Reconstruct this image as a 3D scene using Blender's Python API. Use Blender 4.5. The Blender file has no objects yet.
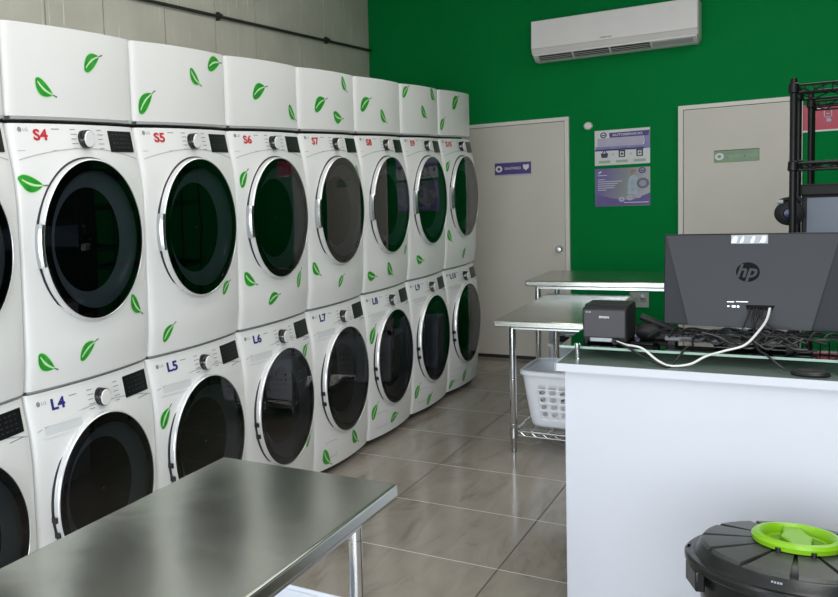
import bpy, math, random
from mathutils import Vector, Matrix
random.seed(7)
scene = bpy.context.scene
COL = scene.collection
PI = math.pi

# ------------------------------------------------------------------ materials
def nodes_of(name):
    m = bpy.data.materials.new(name); m.use_nodes = True
    nt = m.node_tree
    return m, nt, nt.nodes['Principled BSDF']

def mat(name, col, rough=.5, metal=0., coat=0., noise=0., nscale=8., bump=0., bscale=60., spec=None, stretch=None, emit=0.):
    m, nt, b = nodes_of(name)
    c = (*col, 1)
    b.inputs['Base Color'].default_value = c
    b.inputs['Roughness'].default_value = rough
    b.inputs['Metallic'].default_value = metal
    b.inputs['Coat Weight'].default_value = coat
    if spec is not None: b.inputs['Specular IOR Level'].default_value = spec
    if emit:
        b.inputs['Emission Color'].default_value = c; b.inputs['Emission Strength'].default_value = emit
    tc = nt.nodes.new('ShaderNodeTexCoord')
    mp = nt.nodes.new('ShaderNodeMapping')
    nt.links.new(tc.outputs['Object'], mp.inputs['Vector'])
    if stretch: mp.inputs['Scale'].default_value = stretch
    n = nt.nodes.new('ShaderNodeTexNoise'); n.inputs['Scale'].default_value = nscale; n.inputs['Detail'].default_value = 5
    nt.links.new(mp.outputs['Vector'], n.inputs['Vector'])
    r = nt.nodes.new('ShaderNodeValToRGB')
    k = noise if noise else .02
    r.color_ramp.elements[0].position = .3; r.color_ramp.elements[1].position = .7
    r.color_ramp.elements[0].color = (*[v * (1 - k) for v in col], 1)
    r.color_ramp.elements[1].color = (*[min(1, v * (1 + k)) for v in col], 1)
    nt.links.new(n.outputs['Fac'], r.inputs['Fac'])
    nt.links.new(r.outputs['Color'], b.inputs['Base Color'])
    if bump:
        n2 = nt.nodes.new('ShaderNodeTexNoise'); n2.inputs['Scale'].default_value = bscale; n2.inputs['Detail'].default_value = 3
        nt.links.new(mp.outputs['Vector'], n2.inputs['Vector'])
        bp = nt.nodes.new('ShaderNodeBump'); bp.inputs['Strength'].default_value = bump; bp.inputs['Distance'].default_value = .01
        nt.links.new(n2.outputs['Fac'], bp.inputs['Height'])
        nt.links.new(bp.outputs['Normal'], b.inputs['Normal'])
    return m

def glass_mat(name, tint, ior=1.5, rough=.01, base=0.0):
    m = bpy.data.materials.new(name); m.use_nodes = True
    nt = m.node_tree; nt.nodes.clear()
    out = nt.nodes.new('ShaderNodeOutputMaterial')
    mix = nt.nodes.new('ShaderNodeMixShader')
    tr = nt.nodes.new('ShaderNodeBsdfTransparent'); tr.inputs['Color'].default_value = (*tint, 1)
    gl = nt.nodes.new('ShaderNodeBsdfGlossy'); gl.inputs['Roughness'].default_value = rough
    fr = nt.nodes.new('ShaderNodeFresnel'); fr.inputs['IOR'].default_value = ior
    ad = nt.nodes.new('ShaderNodeMath'); ad.operation = 'ADD'; ad.use_clamp = True; ad.inputs[1].default_value = base
    nt.links.new(fr.outputs[0], ad.inputs[0]); nt.links.new(ad.outputs[0], mix.inputs[0])
    nt.links.new(tr.outputs[0], mix.inputs[1]); nt.links.new(gl.outputs[0], mix.inputs[2])
    nt.links.new(mix.outputs[0], out.inputs[0])
    return m

M = {}
M['white'] = mat('white_enamel', (.80, .80, .80), .28, noise=.02, nscale=3)
M['cover'] = mat('white_cover_steel', (.78, .78, .775), .32, noise=.02, nscale=3)
M['panel'] = mat('control_print', (.45, .46, .48), .5)
M['seam'] = mat('seam_dark', (.02, .02, .02), .5)
M['chrome'] = mat('chrome', (.72, .73, .75), .12, 1.)
M['chrome_soft'] = mat('brushed_chrome', (.55, .56, .58), .25, 1.)
M['ring_white'] = mat('ring_satin_silver', (.80, .80, .82), .2, .45)
M['black_gloss'] = mat('black_gloss', (.006, .006, .007), .08, coat=.3)
M['dish'] = mat('door_dish', (.30, .35, .39), .3)
M['drum'] = mat('drum_dark', (.006, .010, .009), .6, spec=.03)
M['door_glass'] = glass_mat('door_glass', (.55, .58, .62), 1.52)
M['display'] = mat('display_black', (.006, .006, .008), .3, spec=.2)
M['display_print'] = mat('display_print', (.045, .045, .05), .5)
M['red'] = mat('red_vinyl', (.55, .01, .02), .45)
M['blue'] = mat('blue_vinyl', (.022, .018, .20), .45)
M['grey_print'] = mat('grey_print', (.25, .26, .28), .5)
M['leaf'] = mat('leaf_vinyl', (.02, .30, .02), .4, noise=.25, nscale=30)
M['leaf_vein'] = mat('leaf_vein', (.50, .80, .45), .45)
M['leaf_stem'] = mat('leaf_stem', (.16, .17, .15), .5)
M['knob'] = mat('knob_white', (.78, .78, .79), .3)
M['door_cream'] = mat('door_paint', (.62, .58, .52), .45, noise=.05, nscale=1.5, bump=.02)
M['frame_cream'] = mat('frame_paint', (.72, .70, .66), .45)
M['ac'] = mat('ac_plastic', (.80, .77, .76), .4)
M['ac_dark'] = mat('ac_slot', (.06, .055, .055), .5)
M['purple'] = mat('purple_print', (.075, .045, .22), .5)
M['purple_mid'] = mat('purple_mid_print', (.22, .21, .45), .5, noise=.2, nscale=12)
M['lilac'] = mat('lilac_print', (.45, .42, .56), .5, noise=.08, nscale=9)
M['paper'] = mat('poster_white', (.66, .67, .68), .45)
M['pale_green'] = mat('pale_green_print', (.33, .45, .33), .5)
M['sign_green'] = mat('sign_green', (.22, .36, .20), .5, noise=.1, nscale=14)
M['print_white'] = mat('print_white', (.75, .75, .78), .5)
M['print_dark'] = mat('print_dark', (.04, .035, .08), .5)
M['skin_print'] = mat('print_beige', (.30, .20, .17), .6)
M['pink'] = mat('pink_red_print', (.55, .07, .12), .5, noise=.1, nscale=10)
M['rack'] = mat('rack_black', (.007, .007, .008), .35, spec=.25)
M['counter'] = mat('counter_laminate', (.58, .60, .665), .5, noise=.015, nscale=2)
M['counter_top'] = mat('counter_top_unlit', (.10, .135, .12), .4, spec=.3)  # grey-green laminate, colour darkened to paint the top as unlit
M['glass_top'] = glass_mat('glass_shelf', (.72, .86, .79), 1.5, .02, .16)
M['glass_edge'] = mat('glass_edge', (.30, .44, .38), .15, coat=.4)
M['black_plastic'] = mat('black_plastic', (.010, .010, .011), .5, spec=.25, bump=.02, bscale=200)
M['printer_face'] = mat('printer_grey', (.05, .046, .055), .45, spec=.3, bump=.02, bscale=150)
M['monitor_back'] = mat('monitor_back', (.030, .031, .037), .45, spec=.25)
M['monitor_side'] = mat('monitor_side', (.012, .013, .018), .5, spec=.25)
M['logo_black'] = mat('logo_black', (.003, .003, .003), .6, spec=.1)
M['logo_grey'] = mat('logo_grey', (.16, .165, .18), .4)
M['label_silver'] = mat('label_silver', (.30, .32, .35), .4, .1)
M['cable'] = mat('cable_black', (.010, .010, .011), .4)
M['cable_white'] = mat('cable_white', (.72, .72, .70), .4)
M['basket'] = mat('basket_plastic', (.86, .89, .96), .42)
M['bin'] = mat('bin_black', (.008, .009, .010), .28, bump=.03, bscale=180)
M['bin_lid'] = mat('bin_lid_charcoal', (.040, .043, .040), .38, bump=.04, bscale=220)
M['lime'] = mat('lime_plastic', (.19, .42, .008), .3)
M['screen'] = mat('screen_blue_grey', (.10, .125, .18), .25)
M['blue_dark'] = mat('dark_blue_plastic', (.02, .03, .10), .3)
M['box_blue'] = mat('blue_grey_box', (.45, .50, .62), .5)
M['outlet'] = mat('outlet_plastic', (.40, .44, .42), .4)
M['pipe'] = mat('conduit_black', (.02, .022, .02), .5)
M['foil'] = mat('sticker_foil', (.8, .8, .82), .2, .3)

def steel(name):
    m, nt, b = nodes_of(name)
    b.inputs['Metallic'].default_value = 1.
    tc = nt.nodes.new('ShaderNodeTexCoord')
    mp = nt.nodes.new('ShaderNodeMapping'); mp.inputs['Scale'].default_value = (60, 1.5, 60)
    nt.links.new(tc.outputs['Object'], mp.inputs['Vector'])
    n = nt.nodes.new('ShaderNodeTexNoise'); n.inputs['Scale'].default_value = 4; n.inputs['Detail'].default_value = 6
    nt.links.new(mp.outputs['Vector'], n.inputs['Vector'])
    n2 = nt.nodes.new('ShaderNodeTexNoise'); n2.inputs['Scale'].default_value = 2.2; n2.inputs['Distortion'].default_value = 1.4
    nt.links.new(tc.outputs['Object'], n2.inputs['Vector'])
    mr = nt.nodes.new('ShaderNodeMapRange'); mr.inputs['To Min'].default_value = .15; mr.inputs['To Max'].default_value = .27
    nt.links.new(n2.outputs['Fac'], mr.inputs['Value']); nt.links.new(mr.outputs[0], b.inputs['Roughness'])
    r = nt.nodes.new('ShaderNodeValToRGB')
    r.color_ramp.elements[0].color = (.44, .46, .41, 1); r.color_ramp.elements[1].color = (.55, .56, .51, 1)
    nt.links.new(n.outputs['Fac'], r.inputs['Fac']); nt.links.new(r.outputs['Color'], b.inputs['Base Color'])
    bp = nt.nodes.new('ShaderNodeBump'); bp.inputs['Strength'].default_value = .05; bp.inputs['Distance'].default_value = .02
    nt.links.new(n2.outputs['Fac'], bp.inputs['Height']); nt.links.new(bp.outputs['Normal'], b.inputs['Normal'])
    return m
M['steel'] = steel('brushed_steel')

def green_wall():
    m, nt, b = nodes_of('green_wall_paint')
    tc = nt.nodes.new('ShaderNodeTexCoord')
    n = nt.nodes.new('ShaderNodeTexNoise'); n.inputs['Scale'].default_value = 1.2; n.inputs['Detail'].default_value = 4
    nt.links.new(tc.outputs['Object'], n.inputs['Vector'])
    r = nt.nodes.new('ShaderNodeValToRGB')
    r.color_ramp.elements[0].color = (.0, .175, .034, 1); r.color_ramp.elements[1].color = (.0, .225, .052, 1)
    nt.links.new(n.outputs['Fac'], r.inputs['Fac']); nt.links.new(r.outputs['Color'], b.inputs['Base Color'])
    n2 = nt.nodes.new('ShaderNodeTexNoise'); n2.inputs['Scale'].default_value = 40
    nt.links.new(tc.outputs['Object'], n2.inputs['Vector'])
    bp = nt.nodes.new('ShaderNodeBump'); bp.inputs['Strength'].default_value = .06; bp.inputs['Distance'].default_value = .02
    nt.links.new(n2.outputs['Fac'], bp.inputs['Height']); nt.links.new(bp.outputs['Normal'], b.inputs['Normal'])
    b.inputs['Roughness'].default_value = .6; b.inputs['Specular IOR Level'].default_value = .05
    return m
M['green'] = green_wall()

def concrete_wall():
    m, nt, b = nodes_of('concrete_panel_wall')
    tc = nt.nodes.new('ShaderNodeTexCoord')
    n = nt.nodes.new('ShaderNodeTexNoise'); n.inputs['Scale'].default_value = 2.2; n.inputs['Detail'].default_value = 8
    nt.links.new(tc.outputs['Object'], n.inputs['Vector'])
    r = nt.nodes.new('ShaderNodeValToRGB')
    r.color_ramp.elements[0].position = .3; r.color_ramp.elements[1].position = .75
    r.color_ramp.elements[0].color = (.56, .55, .47, 1); r.color_ramp.elements[1].color = (.70, .68, .60, 1)
    nt.links.new(n.outputs['Fac'], r.inputs['Fac'])
    mp = nt.nodes.new('ShaderNodeMapping'); mp.inputs['Scale'].default_value = (1, 26, 1.6)
    nt.links.new(tc.outputs['Object'], mp.inputs['Vector'])
    d = nt.nodes.new('ShaderNodeTexNoise'); d.inputs['Scale'].default_value = 1.6; d.inputs['Detail'].default_value = 3
    nt.links.new(mp.outputs['Vector'], d.inputs['Vector'])
    dr = nt.nodes.new('ShaderNodeValToRGB'); dr.color_ramp.elements[0].position = .66; dr.color_ramp.elements[1].position = .72
    nt.links.new(d.outputs['Fac'], dr.inputs['Fac'])
    mx = nt.nodes.new('ShaderNodeMixRGB'); mx.inputs['Color2'].default_value = (.85, .84, .78, 1)
    nt.links.new(dr.outputs['Color'], mx.inputs['Fac']); nt.links.new(r.outputs['Color'], mx.inputs['Color1'])
    nt.links.new(mx.outputs['Color'], b.inputs['Base Color'])
    bp = nt.nodes.new('ShaderNodeBump'); bp.inputs['Strength'].default_value = .25; bp.inputs['Distance'].default_value = .02
    nt.links.new(n.outputs['Fac'], bp.inputs['Height']); nt.links.new(bp.outputs['Normal'], b.inputs['Normal'])
    b.inputs['Roughness'].default_value = .85
    return m
M['concrete'] = concrete_wall()

TX, TY, TP = 1.1125, 1.54, .641
def tile_floor():
    m, nt, b = nodes_of('marbled_floor_tile')
    L = nt.links.new
    tc = nt.nodes.new('ShaderNodeTexCoord')
    mp = nt.nodes.new('ShaderNodeMapping')
    mp.inputs['Location'].default_value = (-(TX / TP) + 20, -(TY / TP) + 20, 0)
    mp.inputs['Scale'].default_value = (1 / TP, 1 / TP, 1)
    L(tc.outputs['Object'], mp.inputs['Vector'])
    sp = nt.nodes.new('ShaderNodeSeparateXYZ'); L(mp.outputs['Vector'], sp.inputs[0])
    def grout(o):
        f = nt.nodes.new('ShaderNodeMath'); f.operation = 'FRACT'; L(o, f.inputs[0])
        s = nt.nodes.new('ShaderNodeMath'); s.operation = 'SUBTRACT'; s.inputs[1].default_value = .5; L(f.outputs[0], s.inputs[0])
        a = nt.nodes.new('ShaderNodeMath'); a.operation = 'ABSOLUTE'; L(s.outputs[0], a.inputs[0])
        g = nt.nodes.new('ShaderNodeMath'); g.operation = 'GREATER_THAN'; g.inputs[1].default_value = .4952; L(a.outputs[0], g.inputs[0])
        return g.outputs[0]
    gm = nt.nodes.new('ShaderNodeMath'); gm.operation = 'MAXIMUM'
    L(grout(sp.outputs[0]), gm.inputs[0]); L(grout(sp.outputs[1]), gm.inputs[1])
    fl = nt.nodes.new('ShaderNodeVectorMath'); fl.operation = 'FLOOR'; L(mp.outputs['Vector'], fl.inputs[0])
    wn = nt.nodes.new('ShaderNodeTexWhiteNoise'); wn.noise_dimensions = '3D'; L(fl.outputs[0], wn.inputs['Vector'])
    rot = nt.nodes.new('ShaderNodeMapping'); rot.inputs['Rotation'].default_value = (0, 0, math.radians(-6)); rot.inputs['Scale'].default_value = (3.4, .85, 1)
    off = nt.nodes.new('ShaderNodeVectorMath'); off.operation = 'MULTIPLY_ADD'; off.inputs[1].default_value = (7, 7, 7)
    L(wn.outputs['Color'], off.inputs[0]); L(tc.outputs['Object'], off.inputs[2]); L(off.outputs[0], rot.inputs['Vector'])
    n = nt.nodes.new('ShaderNodeTexNoise'); n.inputs['Scale'].default_value = 2.4; n.inputs['Detail'].default_value = 10; n.inputs['Roughness'].default_value = .62; n.inputs['Distortion'].default_value = .7
    L(rot.outputs['Vector'], n.inputs['Vector'])
    r = nt.nodes.new('ShaderNodeValToRGB')
    e = r.color_ramp.elements
    e[0].position = .28; e[0].color = (.17, .145, .115, 1)
    e[1].position = .75; e[1].color = (.37, .335, .29, 1)
    k = e.new(.46); k.color = (.29, .258, .22, 1)
    L(n.outputs['Fac'], r.inputs['Fac'])
    mx = nt.nodes.new('ShaderNodeMixRGB')
    grout_sheen = nt.nodes.new('ShaderNodeMixRGB'); grout_sheen.inputs['Color1'].default_value = (.10, .092, .082, 1); grout_sheen.inputs['Color2'].default_value = (.62, .60, .56, 1)  # dark grout; lines along x painted pale to imitate their shine
    L(gm.inputs[1].links[0].from_socket, grout_sheen.inputs['Fac']); L(grout_sheen.outputs['Color'], mx.inputs['Color2'])
    L(gm.outputs[0], mx.inputs['Fac']); L(r.outputs['Color'], mx.inputs['Color1']); L(mx.outputs['Color'], b.inputs['Base Color'])
    mr = nt.nodes.new('ShaderNodeMapRange'); mr.inputs['To Min'].default_value = .16; mr.inputs['To Max'].default_value = .55
    L(gm.outputs[0], mr.inputs['Value']); L(mr.outputs[0], b.inputs['Roughness'])
    bp = nt.nodes.new('ShaderNodeBump'); bp.invert = True; bp.inputs['Strength'].default_value = .35; bp.inputs['Distance'].default_value = .004
    L(gm.outputs[0], bp.inputs['Height']); L(bp.outputs['Normal'], b.inputs['Normal'])
    return m
M['tile'] = tile_floor()
M['ceiling'] = mat('ceiling_paint', (.55, .56, .54), .8)
M['plain_wall'] = mat('side_wall_paint', (.02, .06, .035), .8, spec=.1)
M['front_glass'] = glass_mat('storefront_glass', (.95, .97, .97), 1.45)
M['alu'] = mat('aluminium_frame', (.35, .35, .36), .4, .8)

# ------------------------------------------------------------------ mesh helpers
class MB:
    def __init__(s): s.v = []; s.f = []; s.m = []; s.cm = 0
    def add(s, vs, fs):
        o = len(s.v); s.v += [tuple(v) for v in vs]
        s.f += [tuple(i + o for i in f) for f in fs]; s.m += [s.cm] * len(fs)
        return s
    def box(s, x0, x1, y0, y1, z0, z1):
        vs = [(x, y, z) for x in (x0, x1) for y in (y0, y1) for z in (z0, z1)]
        return s.add(vs, [(0, 1, 3, 2), (4, 6, 7, 5), (0, 4, 5, 1), (2, 3, 7, 6), (0, 2, 6, 4), (1, 5, 7, 3)])
    def lathe(s, prof, axis='z', c=(0, 0, 0), n=32, cap=False, a0=0, a1=2 * PI):
        # prof: (radius, height along axis)
        full = abs(a1 - a0 - 2 * PI) < 1e-6
        cnt = n if full else n + 1
        vs = []
        for r, h in prof:
            for i in range(cnt):
                a = a0 + (a1 - a0) * i / n
                p, q = r * math.cos(a), r * math.sin(a)
                vs.append({'z': (c[0] + p, c[1] + q, c[2] + h), 'x': (c[0] + h, c[1] + p, c[2] + q), 'y': (c[0] + q, c[1] + h, c[2] + p)}[axis])
        fs = []
        for j in range(len(prof) - 1):
            for i in range(n):
                k = (i + 1) % cnt
                fs.append((j * cnt + i, j * cnt + k, (j + 1) * cnt + k, (j + 1) * cnt + i))
        if cap:
            fs.append(tuple(reversed(range(cnt)))); fs.append(tuple((len(prof) - 1) * cnt + i for i in range(cnt)))
        return s.add(vs, fs)
    def cyl(s, p0, p1, r, n=14, r1=None):
        p0, p1 = Vector(p0), Vector(p1); d = (p1 - p0).normalized()
        u = d.orthogonal().normalized(); w = d.cross(u); r1 = r if r1 is None else r1
        vs = []
        for p, q in ((p0, r), (p1, r1)):
            for i in range(n):
                a = 2 * PI * i / n; vs.append(p + u * q * math.cos(a) + w * q * math.sin(a))
        fs = [(i, (i + 1) % n, n + (i + 1) % n, n + i) for i in range(n)]
        fs += [tuple(reversed(range(n))), tuple(range(n, 2 * n))]
        return s.add(vs, fs)
    def tube(s, pts, r, n=8):
        pts = [Vector(p) for p in pts]; vs = []; u = None
        for i, p in enumerate(pts):
            d = (pts[min(i + 1, len(pts) - 1)] - pts[max(i - 1, 0)]).normalized()
            if u is None: u = d.orthogonal().normalized()
            u = (u - d * u.dot(d)).normalized(); w = d.cross(u)
            for j in range(n):
                a = 2 * PI * j / n; vs.append(p + u * r * math.cos(a) + w * r * math.sin(a))
        fs = []
        for i in range(len(pts) - 1):
            for j in range(n):
                fs.append((i * n + j, i * n + (j + 1) % n, (i + 1) * n + (j + 1) % n, (i + 1) * n + j))
        fs += [tuple(reversed(range(n))), tuple((len(pts) - 1) * n + j for j in range(n))]
        return s.add(vs, fs)
    def prism(s, poly, x0, x1, axis='x'):
        n = len(poly)
        def P(h, a, b): return {'x': (h, a, b), 'y': (a, h, b), 'z': (a, b, h)}[axis]
        vs = [P(x0, *p) for p in poly] + [P(x1, *p) for p in poly]
        fs = [(i, (i + 1) % n, n + (i + 1) % n, n + i) for i in range(n)] + [tuple(reversed(range(n))), tuple(range(n, 2 * n))]
        return s.add(vs, fs)
    def build(s, name, mt, parent=None, origin=None, smooth=False, bevel=0., seg=2, angle=35, weld=False):
        wo = worldloc(parent) if origin is None else Vector(origin)
        me = bpy.data.meshes.new(name)
        me.from_pydata([tuple(Vector(v) - wo) for v in s.v], [], s.f)
        for q in (mt if isinstance(mt, (list, tuple)) else [mt]): me.materials.append(q)
        for p, i in zip(me.polygons, s.m): p.material_index = i
        import bmesh
        bm = bmesh.new(); bm.from_mesh(me)
        if weld: bmesh.ops.remove_doubles(bm, verts=bm.verts, dist=.0003)
        bmesh.ops.recalc_face_normals(bm, faces=bm.faces); bm.to_mesh(me); bm.free()
        if smooth or bevel:
            for p in me.polygons: p.use_smooth = True
            me.set_sharp_from_angle(angle=math.radians(angle))
        o = bpy.data.objects.new(name, me); COL.objects.link(o)
        if parent is not None: o.parent = parent
        if parent is None: o.location = wo
        if bevel:
            b = o.modifiers.new('bevel', 'BEVEL'); b.width = bevel; b.segments = seg; b.limit_method = 'ANGLE'; b.angle_limit = math.radians(40)
        return o

def worldloc(o):
    v = Vector((0, 0, 0))
    while o is not None:
        v += Vector(o.location); o = o.parent
    return v

def tag(o, label, cat, group=None):
    o['label'] = label; o['category'] = cat
    if group: o['group'] = group
    return o
def thing(name, label, cat, loc, group=None):
    o = bpy.data.objects.new(name, None); COL.objects.link(o); o.location = loc; o.empty_display_size = .1
    return tag(o, label, cat, group)
def struct(o): o['kind'] = 'structure'; return o
def box(name, mt, parent, x0, x1, y0, y1, z0, z1, bevel=0., **k):
    return MB().box(x0, x1, y0, y1, z0, z1).build(name, mt, parent, bevel=bevel, **k)

def text_data(txt, size, bold=.0):
    """triangulated flat lettering: list of 2-D points and faces, centred"""
    cu = bpy.data.curves.new('t', 'FONT'); cu.body = txt; cu.size = size; cu.offset = bold; cu.align_x = 'CENTER'; cu.align_y = 'CENTER'
    cu.resolution_u = 3
    o = bpy.data.objects.new('t', cu); COL.objects.link(o)
    dg = bpy.context.evaluated_depsgraph_get(); dg.update()
    me = bpy.data.meshes.new_from_object(o.evaluated_get(dg))
    vs = [tuple(v.co) for v in me.vertices]; fs = [tuple(p.vertices) for p in me.polygons]
    bpy.data.objects.remove(o); bpy.data.curves.remove(cu); bpy.data.meshes.remove(me)
    return vs, fs
def text_mb(mb, txt, size, fn, bold=0., sx=1., center=(0, 0)):
    vs, fs = text_data(txt, size, bold)
    return mb.add([fn(center[0] + v[0] * sx, center[1] + v[1]) for v in vs], fs)
def text_w(mb, txt, width, height, fn, center, bold=0.):
    vs, fs = text_data(txt, 1, bold)
    xs = [v[0] for v in vs]; ys = [v[1] for v in vs]
    ax = width / (max(xs) - min(xs)); ay = height / (max(ys) - min(ys)); mx = (max(xs) + min(xs)) / 2; my = (max(ys) + min(ys)) / 2
    return mb.add([fn(center[0] + (v[0] - mx) * ax, center[1] + (v[1] - my) * ay) for v in vs], fs)

# ------------------------------------------------------------------ room
D, W = -1.146, 6.085
XR, YF, ZC = 4.6, -4.4, 3.35
struct(box('floor', M['tile'], None, D - .2, XR + .2, YF - .2, W + .2, -.1, 0, origin=(0, 0, 0)))
struct(box('ceiling', M['ceiling'], None, D - .2, XR + .2, YF - .2, W + .2, ZC, ZC + .1, origin=(0, 0, 0)))
struct(box('wall_back', M['green'], None, D - .2, XR + .2, W, W + .12, 0, ZC, origin=(0, 0, 0)))
struct(box('wall_right', M['plain_wall'], None, XR, XR + .12, YF - .2, W, 0, ZC, origin=(0, 0, 0)))
lw = MB()
js = [YF - .2, -3.6, -2.9, -2.2, -1.6, -.9, -.3, .35, .95, 1.574, 2.092, 2.735, 3.358, 3.934, 4.70, 5.122, W]
for a, b in zip(js, js[1:]): lw.box(D - .12, D, a + .006, b - .006, 0, ZC)
lw.box(D - .14, D - .02, YF - .2, W, 0, ZC)
lwo = struct(lw.build('wall_left', M['concrete'], None, origin=(0, 0, 0)))
# storefront behind the camera
wf = MB(); wf.box(D - .2, XR + .2, YF - .12, YF, 0, .25); wf.box(D - .2, XR + .2, YF - .12, YF, 2.65, ZC)
for x in (D - .1, .9, 2.8, XR + .1): wf.box(x - .12, x + .12, YF - .12, YF, .25, 2.65)
struct(wf.build('wall_front', M['plain_wall'], None, origin=(0, 0, 0)))
for i, (a, b) in enumerate(((D + .02, .78), (1.02, 2.68), (2.92, XR - .02))):
    w = bpy.data.objects.new('window_%d' % (i + 1), None); COL.objects.link(w); w.location = (a, YF, .25); struct(w)
    fr = MB()
    for z in (.25, 2.61): fr.box(a, b, YF - .08, YF - .03, z, z + .04)
    for x in (a, b - .04): fr.box(x, x + .04, YF - .08, YF - .03, .25, 2.65)
    fr.build('window_frame', M['alu'], w)
    box('pane', M['front_glass'], w, a + .04, b - .04, YF - .058, YF - .052, .29, 2.61)

# conduit on the left wall
cd = thing('wall_conduit', 'thin black conduit running along the pale panelled wall above the machines', 'pipe', (D + .02, 0, 2.765))
MB().cyl((D + .022, -1.0, 2.765), (D + .022, W - .02, 2.755), .011).build('pipe', M['pipe'], cd, smooth=True)
for y in (.6, 2.12, 3.38, 5.13):
    MB().cyl((D + .022, y - .02, 2.763), (D + .022, y + .02, 2.763), .019).box(D, D + .02, y - .012, y + .012, 2.735, 2.79).build('clamp', M['pipe'], cd, smooth=True)

# doors in the back wall
def flush_door(n, x0, x1, hinge_left, top=2.005):
    r = bpy.data.objects.new('door_%d' % n, None); COL.objects.link(r); r.location = ((x0 + x1) / 2, W, 0); struct(r)
    fr = MB()
    fr.box(x0, x0 + .03, W - .035, W, 0, top); fr.box(x1 - .03, x1, W - .035, W, 0, top); fr.box(x0 + .0302, x1 - .0302, W - .035, W, top - .03, top)
    fr.build('door_frame', M['frame_cream'], r)
    box('door_leaf', M['door_cream'], r, x0 + .033, x1 - .033, W - .03, W - .005, .03, top - .034, bevel=.002)
    kx = x1 - .075 if hinge_left else x0 + .075
    k = MB(); k.lathe([(.001, -.075), (.018, -.074), (.026, -.065), (.028, -.052), (.022, -.042), (.012, -.038), (.012, -.03)], 'y', (kx, W, .935), 20)
    k.build('door_knob', M['chrome_soft'], r, smooth=True)
    MB().lathe([(.001, -.037), (.030, -.036), (.034, -.031), (.034, -.028)], 'y', (kx, W, .935), 24).build('knob_rose', M['chrome_soft'], r, smooth=True)
    return r
flush_door(1, -.34, .489, True)
flush_door(2, 1.232, 1.97, False, 2.01)
struct(box('trim_1', M['seam'], None, -.31, .46, W - .02, W - .001, 0, .03))

# ------------------------------------------------------------------ stacked machines
P, WD = .73, .722
Z1, Z2, Z3 = .9314, 1.8602, 2.1894
PT = [(0, .02), (.12, .033), (.45, .042), (.70, .042), (.80, .034), (1, .0)]
def prof(t):
    t = min(max(t, 0), 1)
    for (a, x), (b, y) in zip(PT, PT[1:]):
        if t <= b: return x + (y - x) * (t - a) / (b - a)
    return 0
def bow(s):
    q = min(max(2 * s / .72 - 1, -1), 1); return .028 * (1 - q * q)
def front(kind, s, z):
    """x of the front skin; s across the machine, z above its base"""
    e = min(max(min(s, WD - s), 0), .022)
    rnd = -(.022 - math.sqrt(max(0, .022 ** 2 - (.022 - e) ** 2)))
    if kind == 'C': return bow(s) * .8 + .004 + rnd
    return bow(s) + prof(z / .92) + rnd
SS = [0, .002, .006, .011, .022] + [.022 + .678 * i / 26 for i in range(1, 27)] + [.711, .716, .720, .722]

DC = (.353, .500, .458)   # door centre: s, z for dryer, z for washer (above own base)
def shell_mesh(kind, h):
    mb = MB()
    zs = [0, h] if kind == 'C' else [h * i / 34 for i in range(35)]
    n = len(SS)
    for z in zs:
        for s in SS:
            dc = DC[1] if kind == 'S' else DC[2]
            inside = kind != 'C' and math.hypot(s - DC[0], z - dc) < .262      # the door opening is a recess in the front skin
            mb.v.append((front(kind, s, z) - (.12 if inside else 0), s, z))
    for j in range(len(zs) - 1):
        for i in range(n - 1):
            mb.f.append((j * n + i, j * n + i + 1, (j + 1) * n + i + 1, (j + 1) * n + i)); mb.m.append(0)
    o = len(mb.v); xb = -.74 if kind != 'C' else -.70
    for z in zs: mb.v += [(xb, 0, z), (xb, WD, z)]
    for j in range(len(zs) - 1):
        a = o + 2 * j
        mb.f += [(a, j * n, (j + 1) * n, a + 2), (a + 1, a + 3, (j + 1) * n + n - 1, j * n + n - 1), (a, a + 2, a + 3, a + 1)]; mb.m += [0] * 3
    t = (len(zs) - 1)
    mb.f += [tuple([o + 2 * t] + list(range(t * n, t * n + n)) + [o + 2 * t + 1]), tuple([o + 1] + list(range(n - 1, -1, -1)) + [o])]; mb.m += [0, 0]
    return mb

def mesh_of(ob):
    me = ob.data; bpy.data.objects.remove(ob); return me
def shared(mb, name, mt, **k): return mesh_of(mb.build(name, mt, None, origin=(0, 0, 0), **k))

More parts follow.
